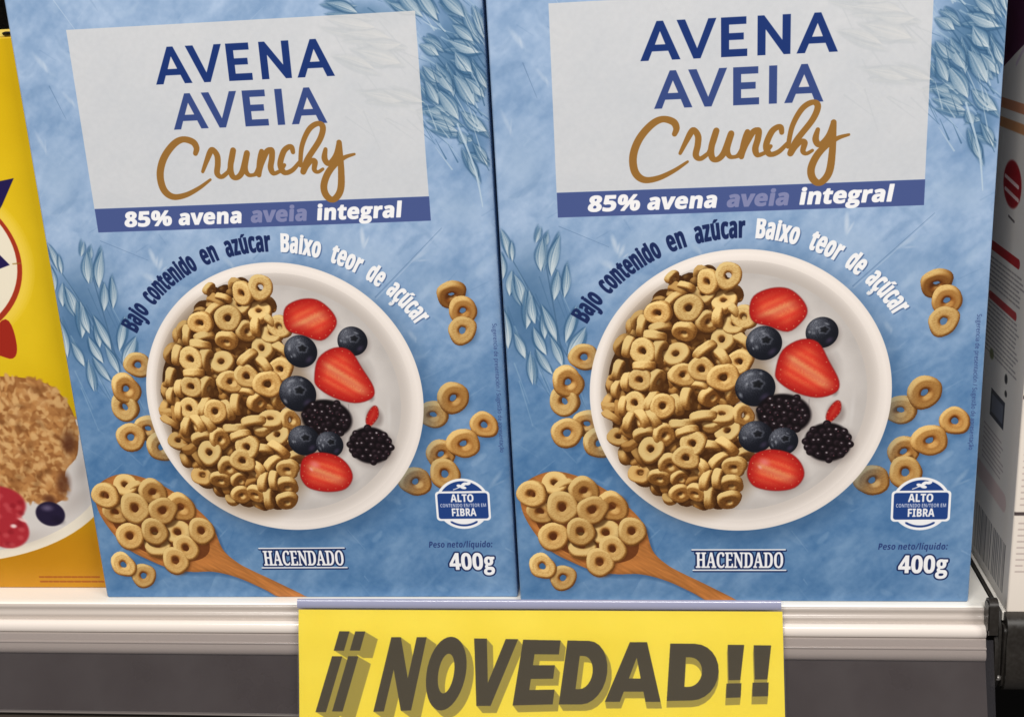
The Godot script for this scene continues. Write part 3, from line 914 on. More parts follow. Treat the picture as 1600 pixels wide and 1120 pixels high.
	text_line(c, "ALTO", sans, 880, 935, 1287, 27, white, 0.0, 0.3)
	text_line(c, "CONTENIDO EN/TEOR EM", sans, 854, 963, 1300, 12, rgb(200, 206, 226))
	text_line(c, "FIBRA", sans, 879, 938, 1323, 27, white, 0.0, 0.3)
	# sprig in the dome
	c.stroke(smooth(pts([888, 1256, 903, 1250, 921, 1240]), 5), PackedFloat32Array([1, 1, 1, 1, 1, 1, 1, 1, 1, 1, 1]), white)
	for a in [[903, 1247, 8, 4.5, 0.3], [913, 1243, 9, 4.5, -0.6], [912, 1251, 8, 4.2, 0.2], [923, 1241, 8, 4.5, -0.2]]:
		c.dab(a[0], a[1], a[2], a[3], a[4], white, 1.0, 0.75)
	# board showing along rubbed edges
	var rub := noise_field(61, 0.02, 512, 2048, 4)
	for y in h:
		for k in 2:
			var n := clampf((rub[y * 512 + k * 200] - 96.0) / 90.0, 0.0, 1.0)
			for x in 4:
				c.put(y * w + (x if k == 0 else w - 1 - x), 196.0, 206.0, 218.0, n * (0.6 - x * 0.14))
	for x in w:
		var n := clampf((rub[x * 512 + 90] - 110.0) / 90.0, 0.0, 1.0)
		for y in 3:
			c.put((h - 1 - y) * w + x, 150.0, 172.0, 200.0, n * (0.4 - y * 0.12))
	print("print done ", Time.get_ticks_msec())
	return c.texture()

func smooth_rect(x0: float, y0: float, x1: float, y1: float, r: float) -> PackedVector2Array:
	var p := PackedVector2Array()
	for k in 4:
		var m: Vector2 = [Vector2(x1 - r, y0 + r), Vector2(x1 - r, y1 - r), Vector2(x0 + r, y1 - r), Vector2(x0 + r, y0 + r)][k]
		for i in 7:
			var a := -PI / 2 + k * PI / 2 + i * PI / 12
			p.append(m + Vector2(cos(a), sin(a)) * r)
	return p
# ------------------------------------------------------------------ print of the yellow and of the white carton, and of the sign
func yellow_print() -> ImageTexture:      # 190 x 249 units (millimetres), y down from the top; x 0 at its left edge
	rng.seed = 99
	var c := Canvas.new(760, 996, 4.0)
	var w := c.w
	var h := c.h
	var soft := noise_field(41, 0.008, w, h, 3)
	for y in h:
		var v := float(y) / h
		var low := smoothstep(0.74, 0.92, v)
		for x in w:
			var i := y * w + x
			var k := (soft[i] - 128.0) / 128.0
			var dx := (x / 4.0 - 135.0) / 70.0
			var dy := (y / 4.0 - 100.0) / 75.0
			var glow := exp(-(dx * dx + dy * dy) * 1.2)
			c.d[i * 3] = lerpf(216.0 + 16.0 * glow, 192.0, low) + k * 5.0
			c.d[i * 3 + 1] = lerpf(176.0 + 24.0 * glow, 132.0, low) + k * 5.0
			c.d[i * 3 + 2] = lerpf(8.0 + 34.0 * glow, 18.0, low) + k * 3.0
	# oval emblem with a red rim and dark blue letter strokes
	var oval := PackedVector2Array()
	var oval2 := PackedVector2Array()
	for i in 80:
		var a := TAU * i / 80.0
		oval.append(Vector2(128, 92) + Vector2(cos(a) * 47, sin(a) * 37))
		oval2.append(Vector2(126.5, 91.5) + Vector2(cos(a) * 46.4, sin(a) * 35.6))
	for k in 4:
		var o := PackedVector2Array()
		for p in oval:
			o.append(Vector2(128, 92) + (p - Vector2(128, 92)) * (1.12 - 0.025 * k))
		c.fill([o], rgb(246, 214, 96), 0.22)
	c.fill([oval], rgb(166, 52, 30))
	c.fill([oval2], rgb(238, 228, 206))
	c.fill([pts([120, 66, 178.2, 57, 171, 68, 160, 82, 150, 90, 118, 92])], rgb(34, 24, 78))
	c.fill([pts([146, 82, 158, 80, 169.5, 94, 160, 97, 140, 97])], rgb(34, 24, 78))
	c.fill([smooth(pts([80, 124, 120, 132, 150, 126, 163, 118, 166, 128, 163, 136, 150, 134, 110, 140, 84, 136]), 5, true)], rgb(160, 40, 26))
	c.line(171, 93.6, 174.5, 93.4, 0.3, 0.3, rgb(150, 110, 40), 0.7, 0.3)
	# bowl of granola with milk and berries
	var dish := PackedVector2Array()
	for i in 90:
		var a := TAU * i / 90.0
		dish.append(Vector2(112, maxf(166.0, 185.0 + sin(a) * 51.0)) + Vector2(cos(a) * 90, 0))
	c.fill([dish], rgb(236, 226, 208))
	var milk := PackedVector2Array()
	for p in dish:
		milk.append(Vector2(112, 183) + (p - Vector2(112, 185)) * 0.955)
	c.fill([milk], rgb(214, 208, 204))
	for a in [[180, 205, 18, 7, -0.7], [186, 190, 12, 6, -1.0], [150, 224, 24, 6, -0.2]]:
		c.dab(a[0], a[1], a[2], a[3], a[4], rgb(176, 166, 160), 0.5, 0.0)
	var heap := smooth(pts([14, 172, 40, 156, 100, 146, 150, 144, 174, 147, 184, 156, 187, 168, 185, 182, 178, 190, 176, 202, 168, 206, 156, 204, 140, 206, 70, 206, 20, 190]), 5, true)
	c.fill([heap], rgb(150, 96, 50))
	for i in 4200:
		var p := Vector2(rng.randf_range(14, 188), rng.randf_range(144, 208))
		if not Geometry2D.is_point_in_polygon(p, heap):
			continue
		var t := rng.randf()
		var col := rgb(198, 142, 84).lerp(rgb(118, 66, 30), t) if t < 0.6 else rgb(216, 170, 112)
		c.dab(p.x, p.y, rng.randf_range(1.6, 3.8), rng.randf_range(1.0, 2.0), rng.randf() * 3.0, col, 0.85, 0.35)
	for i in 190:
		var p := Vector2(rng.randf_range(20, 186), rng.randf_range(148, 204))
		if Geometry2D.is_point_in_polygon(p, heap):
			c.dab(p.x, p.y, rng.randf_range(2.5, 6.0), rng.randf_range(1.6, 3.5), rng.randf() * 3.0, rgb(96, 54, 24) if i % 2 else rgb(226, 184, 130), 0.4, 0.0)
	for a in [[182, 176, 5, 9], [176, 196, 5, 9], [168, 204, 5, 4], [120, 180, 6, 3], [146, 170, 5, 3]]:
		c.dab(a[0], a[1], a[2], a[3], 0.2, rgb(82, 42, 26), 0.75, 0.2)
	c.dab(167, 211, 7.6, 6.6, 0, rgb(34, 26, 52), 1.0, 0.85)
	c.dab(166, 208, 4.6, 2.6, 0, rgb(124, 112, 142), 0.7, 0.0)
	c.dab(170, 214, 5, 3, 0.4, rgb(22, 16, 36), 0.6, 0.0)
	for a in [[142, 206, 15, 10], [144, 219, 12, 10]]:
		c.dab(a[0], a[1], a[2], a[3], 0, rgb(172, 42, 52), 1.0, 0.85)
		for i in 40:
			var q := Vector2(rng.randf_range(-1, 1), rng.randf_range(-1, 1))
			if q.length() < 0.9:
				c.dab(a[0] + q.x * a[2], a[1] + q.y * a[3], 2.4, 2.0, 0, rgb(204, 84, 88) if i % 2 else rgb(140, 24, 36), 0.6, 0.2)
	c.dab(148, 217, 2.4, 1.6, 0, rgb(250, 226, 222), 0.9, 0.2)
	c.dab(153, 214, 3.4, 1.4, 0.4, rgb(244, 214, 208), 0.8, 0.2)
	# a line of small print at the foot, too small to read in the photograph
	for r in 2:
		var x := 156.0
		while x < 186.0:
			var l := rng.randf_range(1.2, 4.0)
			c.line(x, 243.2 + r * 2.4, minf(x + l, 187.0), 243.2 + r * 2.4, 0.42, 0.42, rgb(150, 70, 20), 0.75, 0.3)
			x += l + 0.9
	return c.texture()

func white_side_print() -> ImageTexture:  # 80 x 262 units; x 80 is the edge towards the viewer
	rng.seed = 7
	var c := Canvas.new(320, 1048, 4.0)
	c.clear(rgb(224, 216, 206))
	var f := func(z: float) -> float: return 80.0 + z - 8.6      # millimetres of depth to units across
	# wine-red field at the top with a slanting edge
	c.fill([pts([0, 0, 80, 0, 80, 20, 56, 34, 40, 40, 0, 56])], rgb(78, 34, 58))
	c.line(80, 14, 42, 44, 1.2, 0.8, rgb(196, 170, 190), 0.7, 0.6)
	c.line(f.call(-50), 60, 80, 60, 2.0, 2.0, rgb(190, 120, 84), 0.9)
	c.line(f.call(-50), 67.6, 80, 67.6, 2.0, 2.0, rgb(196, 132, 80), 0.9)
	c.dab(f.call(-24), 90, 13, 10, 0.1, rgb(150, 26, 30), 1.0, 0.85)
	c.line(f.call(-34), 88, f.call(-16), 90, 0.8, 0.8, rgb(232, 210, 204), 0.9)
	c.line(f.call(-33), 93, f.call(-15), 95, 0.8, 0.8, rgb(232, 210, 204), 0.9)
	c.line(f.call(-26), 103, f.call(-18), 104, 0.5, 0.5, rgb(70, 60, 60), 0.8)
	c.line(f.call(-46), 119, f.call(-9), 119, 2.0, 2.0, rgb(166, 34, 34))
	c.line(f.call(-44), 140, f.call(-8), 140, 1.7, 1.7, rgb(176, 60, 60))
	for row in 22:
		var y := 124.0 + row * 1.9
		if absf(y - 140.0) < 3.0 or y > 165.0:
			continue
		var x := 20.0
		while x < 66.0:
			var l := rng.randf_range(2.0, 6.0)
			c.line(x, y, x + l, y, 0.36, 0.36, rgb(120, 110, 110), 0.7, 0.3)
			x += l + 1.0
	c.dab(f.call(-14), 168, 2.4, 2.4, 0, rgb(40, 36, 36), 1.0, 0.7)
	c.dab(f.call(-13), 174, 2.0, 1.6, 0, rgb(40, 36, 36), 1.0, 0.7)
	c.dab(f.call(-36), 164, 4.0, 3.0, 0, rgb(90, 96, 40), 0.8, 0.5)
	c.fill([pts([f.call(-33), 178, f.call(-13), 178, f.call(-13), 190, f.call(-33), 190])], rgb(52, 54, 64))
	c.fill([pts([f.call(-31), 180, f.call(-15), 180, f.call(-15), 188, f.call(-31), 188])], rgb(96, 100, 112))
	for row in 8:
		c.line(f.call(-40), 196 + row * 2.2, f.call(-8 - rng.randf() * 8), 196 + row * 2.2, 0.36, 0.36, rgb(150, 130, 130), 0.6, 0.3)
	c.line(f.call(-44), 219, f.call(-6), 219, 4.0, 4.0, rgb(206, 178, 172), 0.8, 1.0)
	var x := f.call(-44) as float
	while x < f.call(2):                 # bars of a printed price code
		var l := rng.randf_range(0.3, 1.3)
		c.fill([pts([x, 235, x + l, 235, x + l, 257, x, 257])], rgb(96, 92, 94), 0.85)
		x += l + rng.randf_range(0.4, 1.3)
	return c.texture()

func white_front_print() -> ImageTexture:  # 150 x 262 units, x 0 at its left edge
	rng.seed = 17
	var c := Canvas.new(600, 1048, 4.0)
	c.clear(rgb(234, 224, 213))
	for y in [168.0, 217.5]:
		c.line(0, y, 150, y, 0.75, 0.75, rgb(70, 60, 60), 0.95, 0.4)
	for row in 40:
		var y := 138.0 + row * 2.7
		if absf(y - 168.0) < 3.0 or absf(y - 217.5) < 3.0:
			continue
		var x := 2.4
		while x < 140.0:
			var l := rng.randf_range(2.0, 7.0)
			c.line(x, y, x + l, y, 0.34, 0.34, rgb(168, 150, 146), 0.6, 0.3)
			x += l + 1.2
	c.line(4, 172, 60, 172, 0.7, 0.7, rgb(90, 84, 84), 0.8)
	c.line(1, 134, 9, 134, 0.6, 0.6, rgb(90, 84, 84), 0.8)
	c.fill([pts([0, 0, 150, 0, 150, 40, 0, 10])], rgb(96, 44, 70))
	c.dab(80, 90, 44, 26, 0, rgb(158, 28, 32), 1.0, 0.9)
	return c.texture()

# block letters in a unit square (x right, y down), mapped into four corners of the sign
func glyph_shape(ch: String) -> Array:
	match ch:
		"N":
			return [pts([0, 1, 0, 0, 0.27, 0, 0.72, 0.56, 0.72, 0, 1, 0, 1, 1, 0.73, 1, 0.28, 0.44, 0.28, 1])]
		"V":
			return [pts([0, 0, 0.29, 0, 0.5, 0.66, 0.72, 0, 1, 0, 0.66, 1, 0.34, 1])]
		"E":
			return [pts([0, 0, 1, 0, 1, 0.22, 0.36, 0.22, 0.36, 0.39, 0.93, 0.39, 0.93, 0.6, 0.36, 0.6, 0.36, 0.77, 1, 0.77, 1, 1, 0, 1])]
		"A":
			return [pts([0, 1, 0.36, 0, 0.65, 0, 1, 1, 0.73, 1, 0.675, 0.83, 0.325, 0.83, 0.27, 1]), pts([0.395, 0.61, 0.605, 0.61, 0.5, 0.26])]
		"D":
			var o: Array = [0, 0, 0.5, 0]
			var i: Array = [0.33, 0.24, 0.33, 0.76]
			for k in 13:
				var a := -PI / 2 + PI * k / 12.0
				o.append_array([0.5 + cos(a) * 0.5, 0.5 + sin(a) * 0.5])
			o.append_array([0.5, 1, 0, 1])
			for k in 13:
				var a := PI / 2 - PI * k / 12.0
				i.append_array([0.42 + cos(a) * 0.25, 0.5 + sin(a) * 0.26])
			return [pts(o), pts(i)]
		"O":
			var o: Array = []
			var i: Array = []
			for k in 36:
				var a := TAU * k / 36.0
				o.append_array([0.5 + cos(a) * 0.5, 0.5 + sin(a) * 0.52])
				i.append_array([0.5 + cos(-a) * 0.2, 0.5 + sin(-a) * 0.28])
			return [pts(o), pts(i)]
		"!":
			return [pts([0.02, 0, 0.98, 0, 0.86, 0.67, 0.14, 0.67]), pts([0.02, 0.73, 0.94, 0.73, 0.94, 1, 0.02, 1])]
		"¡":
			return [pts([0, 0.24, 0, 0, 1, 0, 1, 0.24]), pts([0, 1, 0, 0.31, 1, 0.31, 1, 1])]
	return []

func sign_print() -> ImageTexture:
	var c := Canvas.new(1260, 888, 6.0)     # 210 x 148 units (millimetres)
	rng.seed = 3
	var soft := noise_field(51, 0.004, c.w, c.h, 3)
	for i in c.w * c.h:
		var k := (soft[i] - 128.0) / 128.0
		c.d[i * 3] = 241.0 + k * 3.0
		c.d[i * 3 + 1] = 217.0 + k * 4.0
		c.d[i * 3 + 2] = 60.0 + k * 8.0
	# each letter: top left, top right, bottom right, bottom left in millimetres, and how far its printed depth runs
	var letters: Array = [["¡", 18.5, 9.3, 23.1, 9.3, 12.0, 44.6, 7.3, 44.6, 5.6, 3.3], ["¡", 25.7, 9.3, 30.2, 9.3, 19.5, 44.2, 14.8, 44.2, 5.6, 3.2], ["N", 41.8, 11.7, 57.5, 11.6, 50.1, 43.3, 33.3, 44.1, 4.3, 3.0], ["O", 59.3, 12.0, 77.1, 11.9, 71.9, 42.3, 54.9, 42.8, 3.1, 3.2], ["V", 78.4, 12.0, 97.6, 12.2, 91.7, 40.8, 72.3, 41.1, 2.6, 3.0], ["E", 99.8, 12.4, 116.0, 12.6, 112.1, 39.9, 94.7, 40.6, 2.2, 2.9], ["D", 119.0, 12.6, 137.5, 12.8, 134.0, 39.6, 114.7, 39.9, 1.8, 2.7], ["A", 136.6, 13.2, 161.8, 13.0, 158.2, 38.2, 134.5, 38.5, 0.5, 2.8], ["D", 162.8, 13.6, 183.7, 13.6, 182.1, 37.1, 160.8, 37.8, -0.1, 2.8], ["!", 186.8, 13.9, 193.9, 13.9, 192.2, 35.9, 185.6, 36.2, -0.4, 3.1], ["!", 197.6, 14.0, 205.1, 14.0, 203.6, 35.3, 196.5, 35.5, -0.4, 3.3]]
	for pass_ in 2:
		for a in letters:
			var shapes: Array = []
			for s in glyph_shape(a[0]):
				var p := PackedVector2Array()
				for v in s:
					var up: Vector2 = Vector2(a[1], a[2]).lerp(Vector2(a[3], a[4]), v.x)
					var dn: Vector2 = Vector2(a[7], a[8]).lerp(Vector2(a[5], a[6]), v.x)
					p.append(up.lerp(dn, v.y))
				shapes.append(p)
			if pass_ == 0:
				for k in 13:
					var t := (12 - k) / 12.0
					var moved: Array = []
					for s in shapes:
						var m := PackedVector2Array()
						for v in s:
							m.append(v + Vector2(a[9], a[10]) * t)
						moved.append(m)
					c.fill(moved, rgb(158, 142, 56))
			else:
				c.fill(shapes, rgb(66, 58, 38))
	return c.texture()

# ------------------------------------------------------------------ meshes
func numbered(called: String) -> String:
	var n := called
	var k := 0
	while has_node(NodePath(n)):
		k += 1
		n = "%s_%03d" % [called, k]
	return n

func thing(called: String, label: String, category: String, at := Vector3.ZERO, group := "") -> Node3D:
	var o := Node3D.new()
	o.name = numbered(called)
	add_child(o)
	o.position = at
	o.set_meta("label", label)
	o.set_meta("category", category)
	if group:
		o.set_meta("group", group)
	return o

func part(called: String, mesh: Mesh, m: Material, parent: Node, at := Vector3.ZERO) -> MeshInstance3D:
	var o := MeshInstance3D.new()
	o.name = called
	o.mesh = mesh
	if m:
		o.material_override = m
	o.position = at
	parent.add_child(o, true)
	return o

func mat(c: Color, rough := 0.6, spec := 0.5, metal := 0.0) -> StandardMaterial3D:
	var m := StandardMaterial3D.new()
	m.albedo_color = c
	m.roughness = rough
	m.metallic_specular = spec
	m.metallic = metal
	return m

func print_mat(t: Texture2D, rough: float) -> StandardMaterial3D:
	var m := mat(Color.WHITE, rough, 0.4)
	m.albedo_texture = t
	m.texture_repeat = false
	return m

# fine relief of coated board: shared height noise
func board_relief(m: StandardMaterial3D, strength: float, freq: float, scale: float) -> void:
	var n := FastNoiseLite.new()
	n.seed = 8
	n.frequency = freq
	n.fractal_octaves = 3
	var t := NoiseTexture2D.new()
	t.noise = n
	t.width = 256
	t.height = 256
	t.seamless = true
	m.heightmap_enabled = true
	m.heightmap_texture = t
	m.heightmap_scale = strength

# tube of board round (x, z): front at z = 0, back at -deep; the front swells a little; surface 0 is the printed front, 1 the left side, 2 the rest
func carton_mesh(wide: float, high: float, deep: float, r: float, swell: float, front: Material, left: Material, rest: Material) -> ArrayMesh:
	var ring_pts: Array = []       # [x, z, section]
	var nf := 14
	for i in nf + 1:
		ring_pts.append([r + (wide - 2 * r) * i / nf, 0.0, 0])
	var corners := [[wide - r, -r, PI / 2], [wide - r, -deep + r, 0.0], [r, -deep + r, -PI / 2], [r, -r, -PI]]
	for k in 4:
		for i in range(1, 5):
			var a: float = corners[k][2] - (PI / 2) * i / 4.0
			var sec := 2
			if k == 0 and i <= 2:
				sec = 0
			elif k == 3:
				sec = 0 if i > 2 else 1
			elif k == 2 and i > 2:
				sec = 1
			ring_pts.append([corners[k][0] + cos(a) * r, corners[k][1] + sin(a) * r, sec])
	var n := ring_pts.size() - 1    # the last point closes on the first
	var rows: Array = [0.0, 0.0008]
	for j in range(1, 16):
		rows.append(high * j / 16.0)
	rows.append_array([high - 0.0008, high])
	var pos := func(i: int, j: int) -> Vector3:
		var e: Array = ring_pts[i % (n + 1)]
		var y: float = rows[j]
		var u: float = clampf(e[0] / wide, 0.0, 1.0)
		var v: float = y / high
		var p := Vector3(e[0], y, e[1])
		var bulge := swell * 4.0 * u * (1.0 - u) * sin(PI * clampf(v, 0.0, 1.0))
		if e[1] > -r * 0.5:
			p.z += bulge
		if j == 0 or j == rows.size() - 1:
			p.x = clampf(p.x, 0.0006, wide - 0.0006)
			p.z = clampf(p.z, -deep + 0.0006, -0.0006)
		return p
	var mesh := ArrayMesh.new()
	for sec in 3:
		var st := SurfaceTool.new()
		st.begin(Mesh.PRIMITIVE_TRIANGLES)
		var count := 0
		for i in n:
			var s: int = ring_pts[i + 1][2]
			if s != sec:
				continue
			for j in rows.size() - 1:
				for q in [[i, j], [i, j + 1], [i + 1, j + 1], [i, j], [i + 1, j + 1], [i + 1, j]]:
					var p: Vector3 = pos.call(q[0], q[1])
					var pi: Vector3 = pos.call((q[0] + 1) % n, q[1]) - pos.call((q[0] - 1 + n) % n, q[1])
					var pj: Vector3 = pos.call(q[0], mini(q[1] + 1, rows.size() - 1)) - pos.call(q[0], maxi(q[1] - 1, 0))
					st.set_normal(pi.cross(pj).normalized())
					if sec == 1:
						st.set_uv(Vector2(1.0 + p.z / deep, 1.0 - p.y / high))
					else:
						st.set_uv(Vector2(p.x / wide, 1.0 - p.y / high))
					st.add_vertex(p)
					count += 1
		if count:
			mesh = st.commit(mesh)
			mesh.surface_set_material(mesh.get_surface_count() - 1, [front, left, rest][sec])
	return mesh

# a closed outline in (z, y) swept along x from x0 to x1
func sweep(shape: PackedVector2Array, x0: float, x1: float, crease := 30.0) -> ArrayMesh:
	var outline := PackedVector2Array(shape)
	var st := SurfaceTool.new()
	st.begin(Mesh.PRIMITIVE_TRIANGLES)
	var n := outline.size()
	var area := 0.0
	for i in n:
		area += outline[i].cross(outline[(i + 1) % n])
	if area > 0.0:
		outline.reverse()
	var sgn := -1.0
	var nrm := PackedVector2Array()
	for i in n:
		var e := (outline[(i + 1) % n] - outline[i]).normalized()
		nrm.append(Vector2(e.y, -e.x) * sgn)
	var lim := cos(deg_to_rad(crease))
	for i in n:
		var j := (i + 1) % n
		var here := nrm[i]
		var before := nrm[(i - 1 + n) % n]
		var after := nrm[j]
		var na := (here + before).normalized() if here.dot(before) > lim else here
		var nb := (here + after).normalized() if here.dot(after) > lim else here
		var a := outline[i]
		var b := outline[j]
		var quad := [[Vector3(x0, a.y, a.x), na], [Vector3(x1, a.y, a.x), na], [Vector3(x1, b.y, b.x), nb], [Vector3(x0, b.y, b.x), nb]]
		for k in [0, 1, 2, 0, 2, 3]:
			st.set_normal(Vector3(0, quad[k][1].y, quad[k][1].x))
			st.set_uv(Vector2(quad[k][0].x * 10.0, quad[k][0].y * 10.0))
			st.add_vertex(quad[k][0])
	var tri := Geometry2D.triangulate_polygon(outline)
	for side in 2:
		for m in range(0, tri.size(), 3):
			var a := outline[tri[m]]
			var turn := (outline[tri[m + 1]] - a).cross(outline[tri[m + 2]] - a) > 0.0
			for q in ([0, 1, 2] if turn == (side == 1) else [0, 2, 1]):
				var p := outline[tri[m + q]]
				st.set_normal(Vector3(-1 if side == 0 else 1, 0, 0))
				st.set_uv(p * 10.0)
				st.add_vertex(Vector3(x0 if side == 0 else x1, p.y, p.x))
	return st.commit()

func slab(z0: float, y0: float, z1: float, y1: float, r: float) -> PackedVector2Array:
	return smooth_rect(z0, y0, z1, y1, r)

# a point on the inclined plane of the rail: s metres down along it, n metres out of it
const LEAN := deg_to_rad(20.0)
const RAIL_TOP := Vector2(0.0038, -0.0002)      # (z, y)
func lean(s: float, n: float) -> Vector2:
	return RAIL_TOP + Vector2(sin(LEAN), -cos(LEAN)) * s + Vector2(cos(LEAN), sin(LEAN)) * n

func lean_poly(a: Array) -> PackedVector2Array:
	var p := PackedVector2Array()
	for i in range(0, a.size(), 2):
		p.append(lean(a[i] * 0.001, a[i + 1] * 0.001))
	return p

func sheet_mesh(wide: float, high: float, thick: float) -> ArrayMesh:      # in the rail's inclined plane: x right, y up to 0, z out
	var st := SurfaceTool.new()
	st.begin(Mesh.PRIMITIVE_TRIANGLES)
	var nx := 12
	var ny := 40
	for side in 2:
		for i in nx:
			for j in ny:
				for q in ([[i, j], [i + 1, j], [i + 1, j + 1], [i, j], [i + 1, j + 1], [i, j + 1]] if side == 0 else [[i, j], [i + 1, j + 1], [i + 1, j], [i, j], [i, j + 1], [i + 1, j + 1]]):
					var u: float = float(q[0]) / nx
					var v: float = float(q[1]) / ny
					var slope := -0.0005 * exp(-pow((v * high - 0.010) / 0.009, 2.0)) * -2.0 * (v * high - 0.010) / (0.009 * 0.009)
					st.set_normal(Vector3(0, -slope, 1).normalized() * (1 if side == 0 else -1))
					st.set_uv(Vector2(u, v))
					st.add_vertex(Vector3(u * wide, -v * high, (0.0 if side == 0 else -thick) + 0.00008 * sin(u * 9.0 + v * 2.0) + 0.0005 * exp(-pow((v * high - 0.010) / 0.009, 2.0))))
	return st.commit()

func blue_carton(label: String, at: Vector3, turn: float, front: Material, side: Material) -> void:
	var t := thing("cereal_box", label, "cereal box", at, "blue cereal boxes side by side")
	t.rotation.y = turn
	part("carton", carton_mesh(W, BOX_H, BOX_D, 0.0010, 0.0007, front, side, side), null, t)
	var flap := BoxMesh.new()
	flap.size = Vector3(W - 0.002, 0.0006, BOX_D - 0.002)
	part("top_flap", flap, side, t, Vector3(W / 2, BOX_H - 0.0006, -BOX_D / 2))
	part("bottom_flap", flap, side, t, Vector3(W / 2, 0.0007, -BOX_D / 2))
	var tab := BoxMesh.new()
	tab.size = Vector3(0.05, 0.0005, 0.018)
	part("closing_tab", tab, side, t, Vector3(W / 2, BOX_H + 0.0002, -BOX_D / 2))

func _ready() -> void:
	# camera
	var cam := Camera3D.new()
	cam.name = "camera"
	add_child(cam)
	cam.position = Vector3(0.05929, 0.25633, 0.46416)
	cam.rotation_degrees = Vector3(-17.2092, 6.98772, -3.24632)
	cam.fov = 33.5248
	cam.near = 0.02
	cam.far = 20.0
	cam.current = true
	# dim shop round about; the light comes from the ceiling lamps of the aisle
	var env := Environment.new()
	env.background_mode = Environment.BG_COLOR
	env.background_color = Color(0.36, 0.35, 0.345)
	env.tonemap_mode = Environment.TONE_MAPPER_LINEAR
	env.tonemap_exposure = 1.0
	env.sdfgi_enabled = true
	env.ssao_enabled = true
	env.ssil_enabled = true
	var we := WorldEnvironment.new()
	we.name = "surroundings"
	we.environment = env
	add_child(we)
	lamp("ceiling_lamp", Vector3(-0.2, 1.75, 1.5), Vector3(0.0, 0.08, 0.0), Vector2(1.4, 0.35), 5.1)
	lamp("ceiling_lamp_001", Vector3(1.9, 1.75, 1.6), Vector3(0.05, 0.08, 0.0), Vector2(1.2, 0.35), 4.2)

	# the setting: shelf, the shelf next to it, the one above, and the back of the rack with its shade put into its colour
	var steel := mat(rgb(236, 232, 224), 0.35, 0.5)
	var dark := mat(rgb(34, 32, 32), 0.7, 0.4)  # near black stands in for the shade deep inside the rack
	var black := mat(rgb(42, 39, 36), 0.36, 0.5)
	blotch(black, 9, 0.02, rgb(220, 214, 208), 40.0)
	structure("shelf", sweep(PackedVector2Array([Vector2(-0.36, -0.0002), Vector2(-0.0006, -0.0002), Vector2(-0.0006, -0.0065), Vector2(-0.36, -0.0065)]), -0.62, 0.1994), steel)
	var nose := PackedVector2Array([Vector2(-0.0005, -0.0002), Vector2(0.0016, -0.0002), Vector2(0.0024, -0.0004), Vector2(0.0030, -0.0010), lean(0.003, -0.0010), lean(0.0215, -0.0010), lean(0.0215, -0.0022), lean(0.005, -0.0022), Vector2(-0.0005, -0.0065)])
	part("front_lip", sweep(nose, -0.62, 0.1953), steel, get_node("shelf"))
	var edge2 := PackedVector2Array([Vector2(-0.36, -0.0002), Vector2(0.0070, -0.0002), Vector2(0.0076, -0.0006), Vector2(0.0076, -0.0040), Vector2(0.0070, -0.0045), Vector2(-0.36, -0.0045)])
	structure("neighbouring_shelf", sweep(edge2, 0.2017, 0.62), steel)
	structure("upper_shelf", sweep(slab(-0.36, 0.385, -0.03, 0.4, 0.002), -0.62, 0.62), steel)
	structure("back_panel", sweep(slab(-0.375, -0.7, -0.362, 0.6, 0.002), -0.62, 0.62), dark)
	structure("lower_shelf", sweep(slab(-0.36, -0.42, 0.0, -0.405, 0.002), -0.62, 0.62), dark)

	price_rail()
	shelf_end(black)

	# cartons
	make_sprites()
	print("sprites ", Time.get_ticks_msec())
	var front := print_mat(blue_print(), 0.42)
	board_relief(front, 0.004, 0.02, 1.0)
	var side := mat(rgb(118, 152, 194), 0.45, 0.4)
	var turn := deg_to_rad(0.4465)
	blue_carton("left of the two blue oat ring cereal boxes, beside the yellow box", Vector3(-0.0014 - W * cos(turn), 0.0, -0.0030 + W * sin(turn)), turn, front, side)
	blue_carton("right of the two blue oat ring cereal boxes, beside the white box", Vector3(0.0, 0.0, 0.0), 0.0, front, side)
	yellow_carton()
	white_carton()
	sign_and_pocket()
	print("built ", Time.get_ticks_msec())

func lamp(called: String, at: Vector3, aim: Vector3, size: Vector2, energy: float) -> void:
	var l := AreaLight3D.new()
	l.name = called
	add_child(l)
	l.look_at_from_position(at, aim, Vector3.UP)
	l.area_size = size
	l.area_range = 8.0
	l.light_energy = energy
	l.light_color = Color(1.0, 0.985, 0.965)
	l.shadow_enabled = true

func structure(called: String, mesh: Mesh, m: Material) -> void:
	var o := part(called, mesh, m, self)
	o.set_meta("kind", "structure")

# uneven tone of handled plastic: a soft noise that multiplies the colour
func blotch(m: StandardMaterial3D, seed_: int, freq: float, low: Color, scale: float) -> void:
	var n := FastNoiseLite.new()
	n.seed = seed_
	n.frequency = freq
	n.fractal_octaves = 5
	var ramp := Gradient.new()
	ramp.set_color(0, low)
	ramp.set_color(1, Color.WHITE)
	var t := NoiseTexture2D.new()
	t.noise = n
	t.width = 512
	t.height = 512
	t.seamless = true
	t.color_ramp = ramp
	m.albedo_texture = t
	m.uv1_triplanar = true
	m.uv1_world_triplanar = true
	m.uv1_scale = Vector3.ONE * scale
	var r := NoiseTexture2D.new()
	r.noise = n
	r.width = 512
	r.height = 512
	r.seamless = true
	var rough := Gradient.new()
	rough.set_color(0, Color(m.roughness * 0.7, m.roughness * 0.7, m.roughness * 0.7))
	rough.set_color(1, Color(m.roughness * 1.4, m.roughness * 1.4, m.roughness * 1.4))
	r.color_ramp = rough
	m.roughness = 1.0
	m.roughness_texture = r

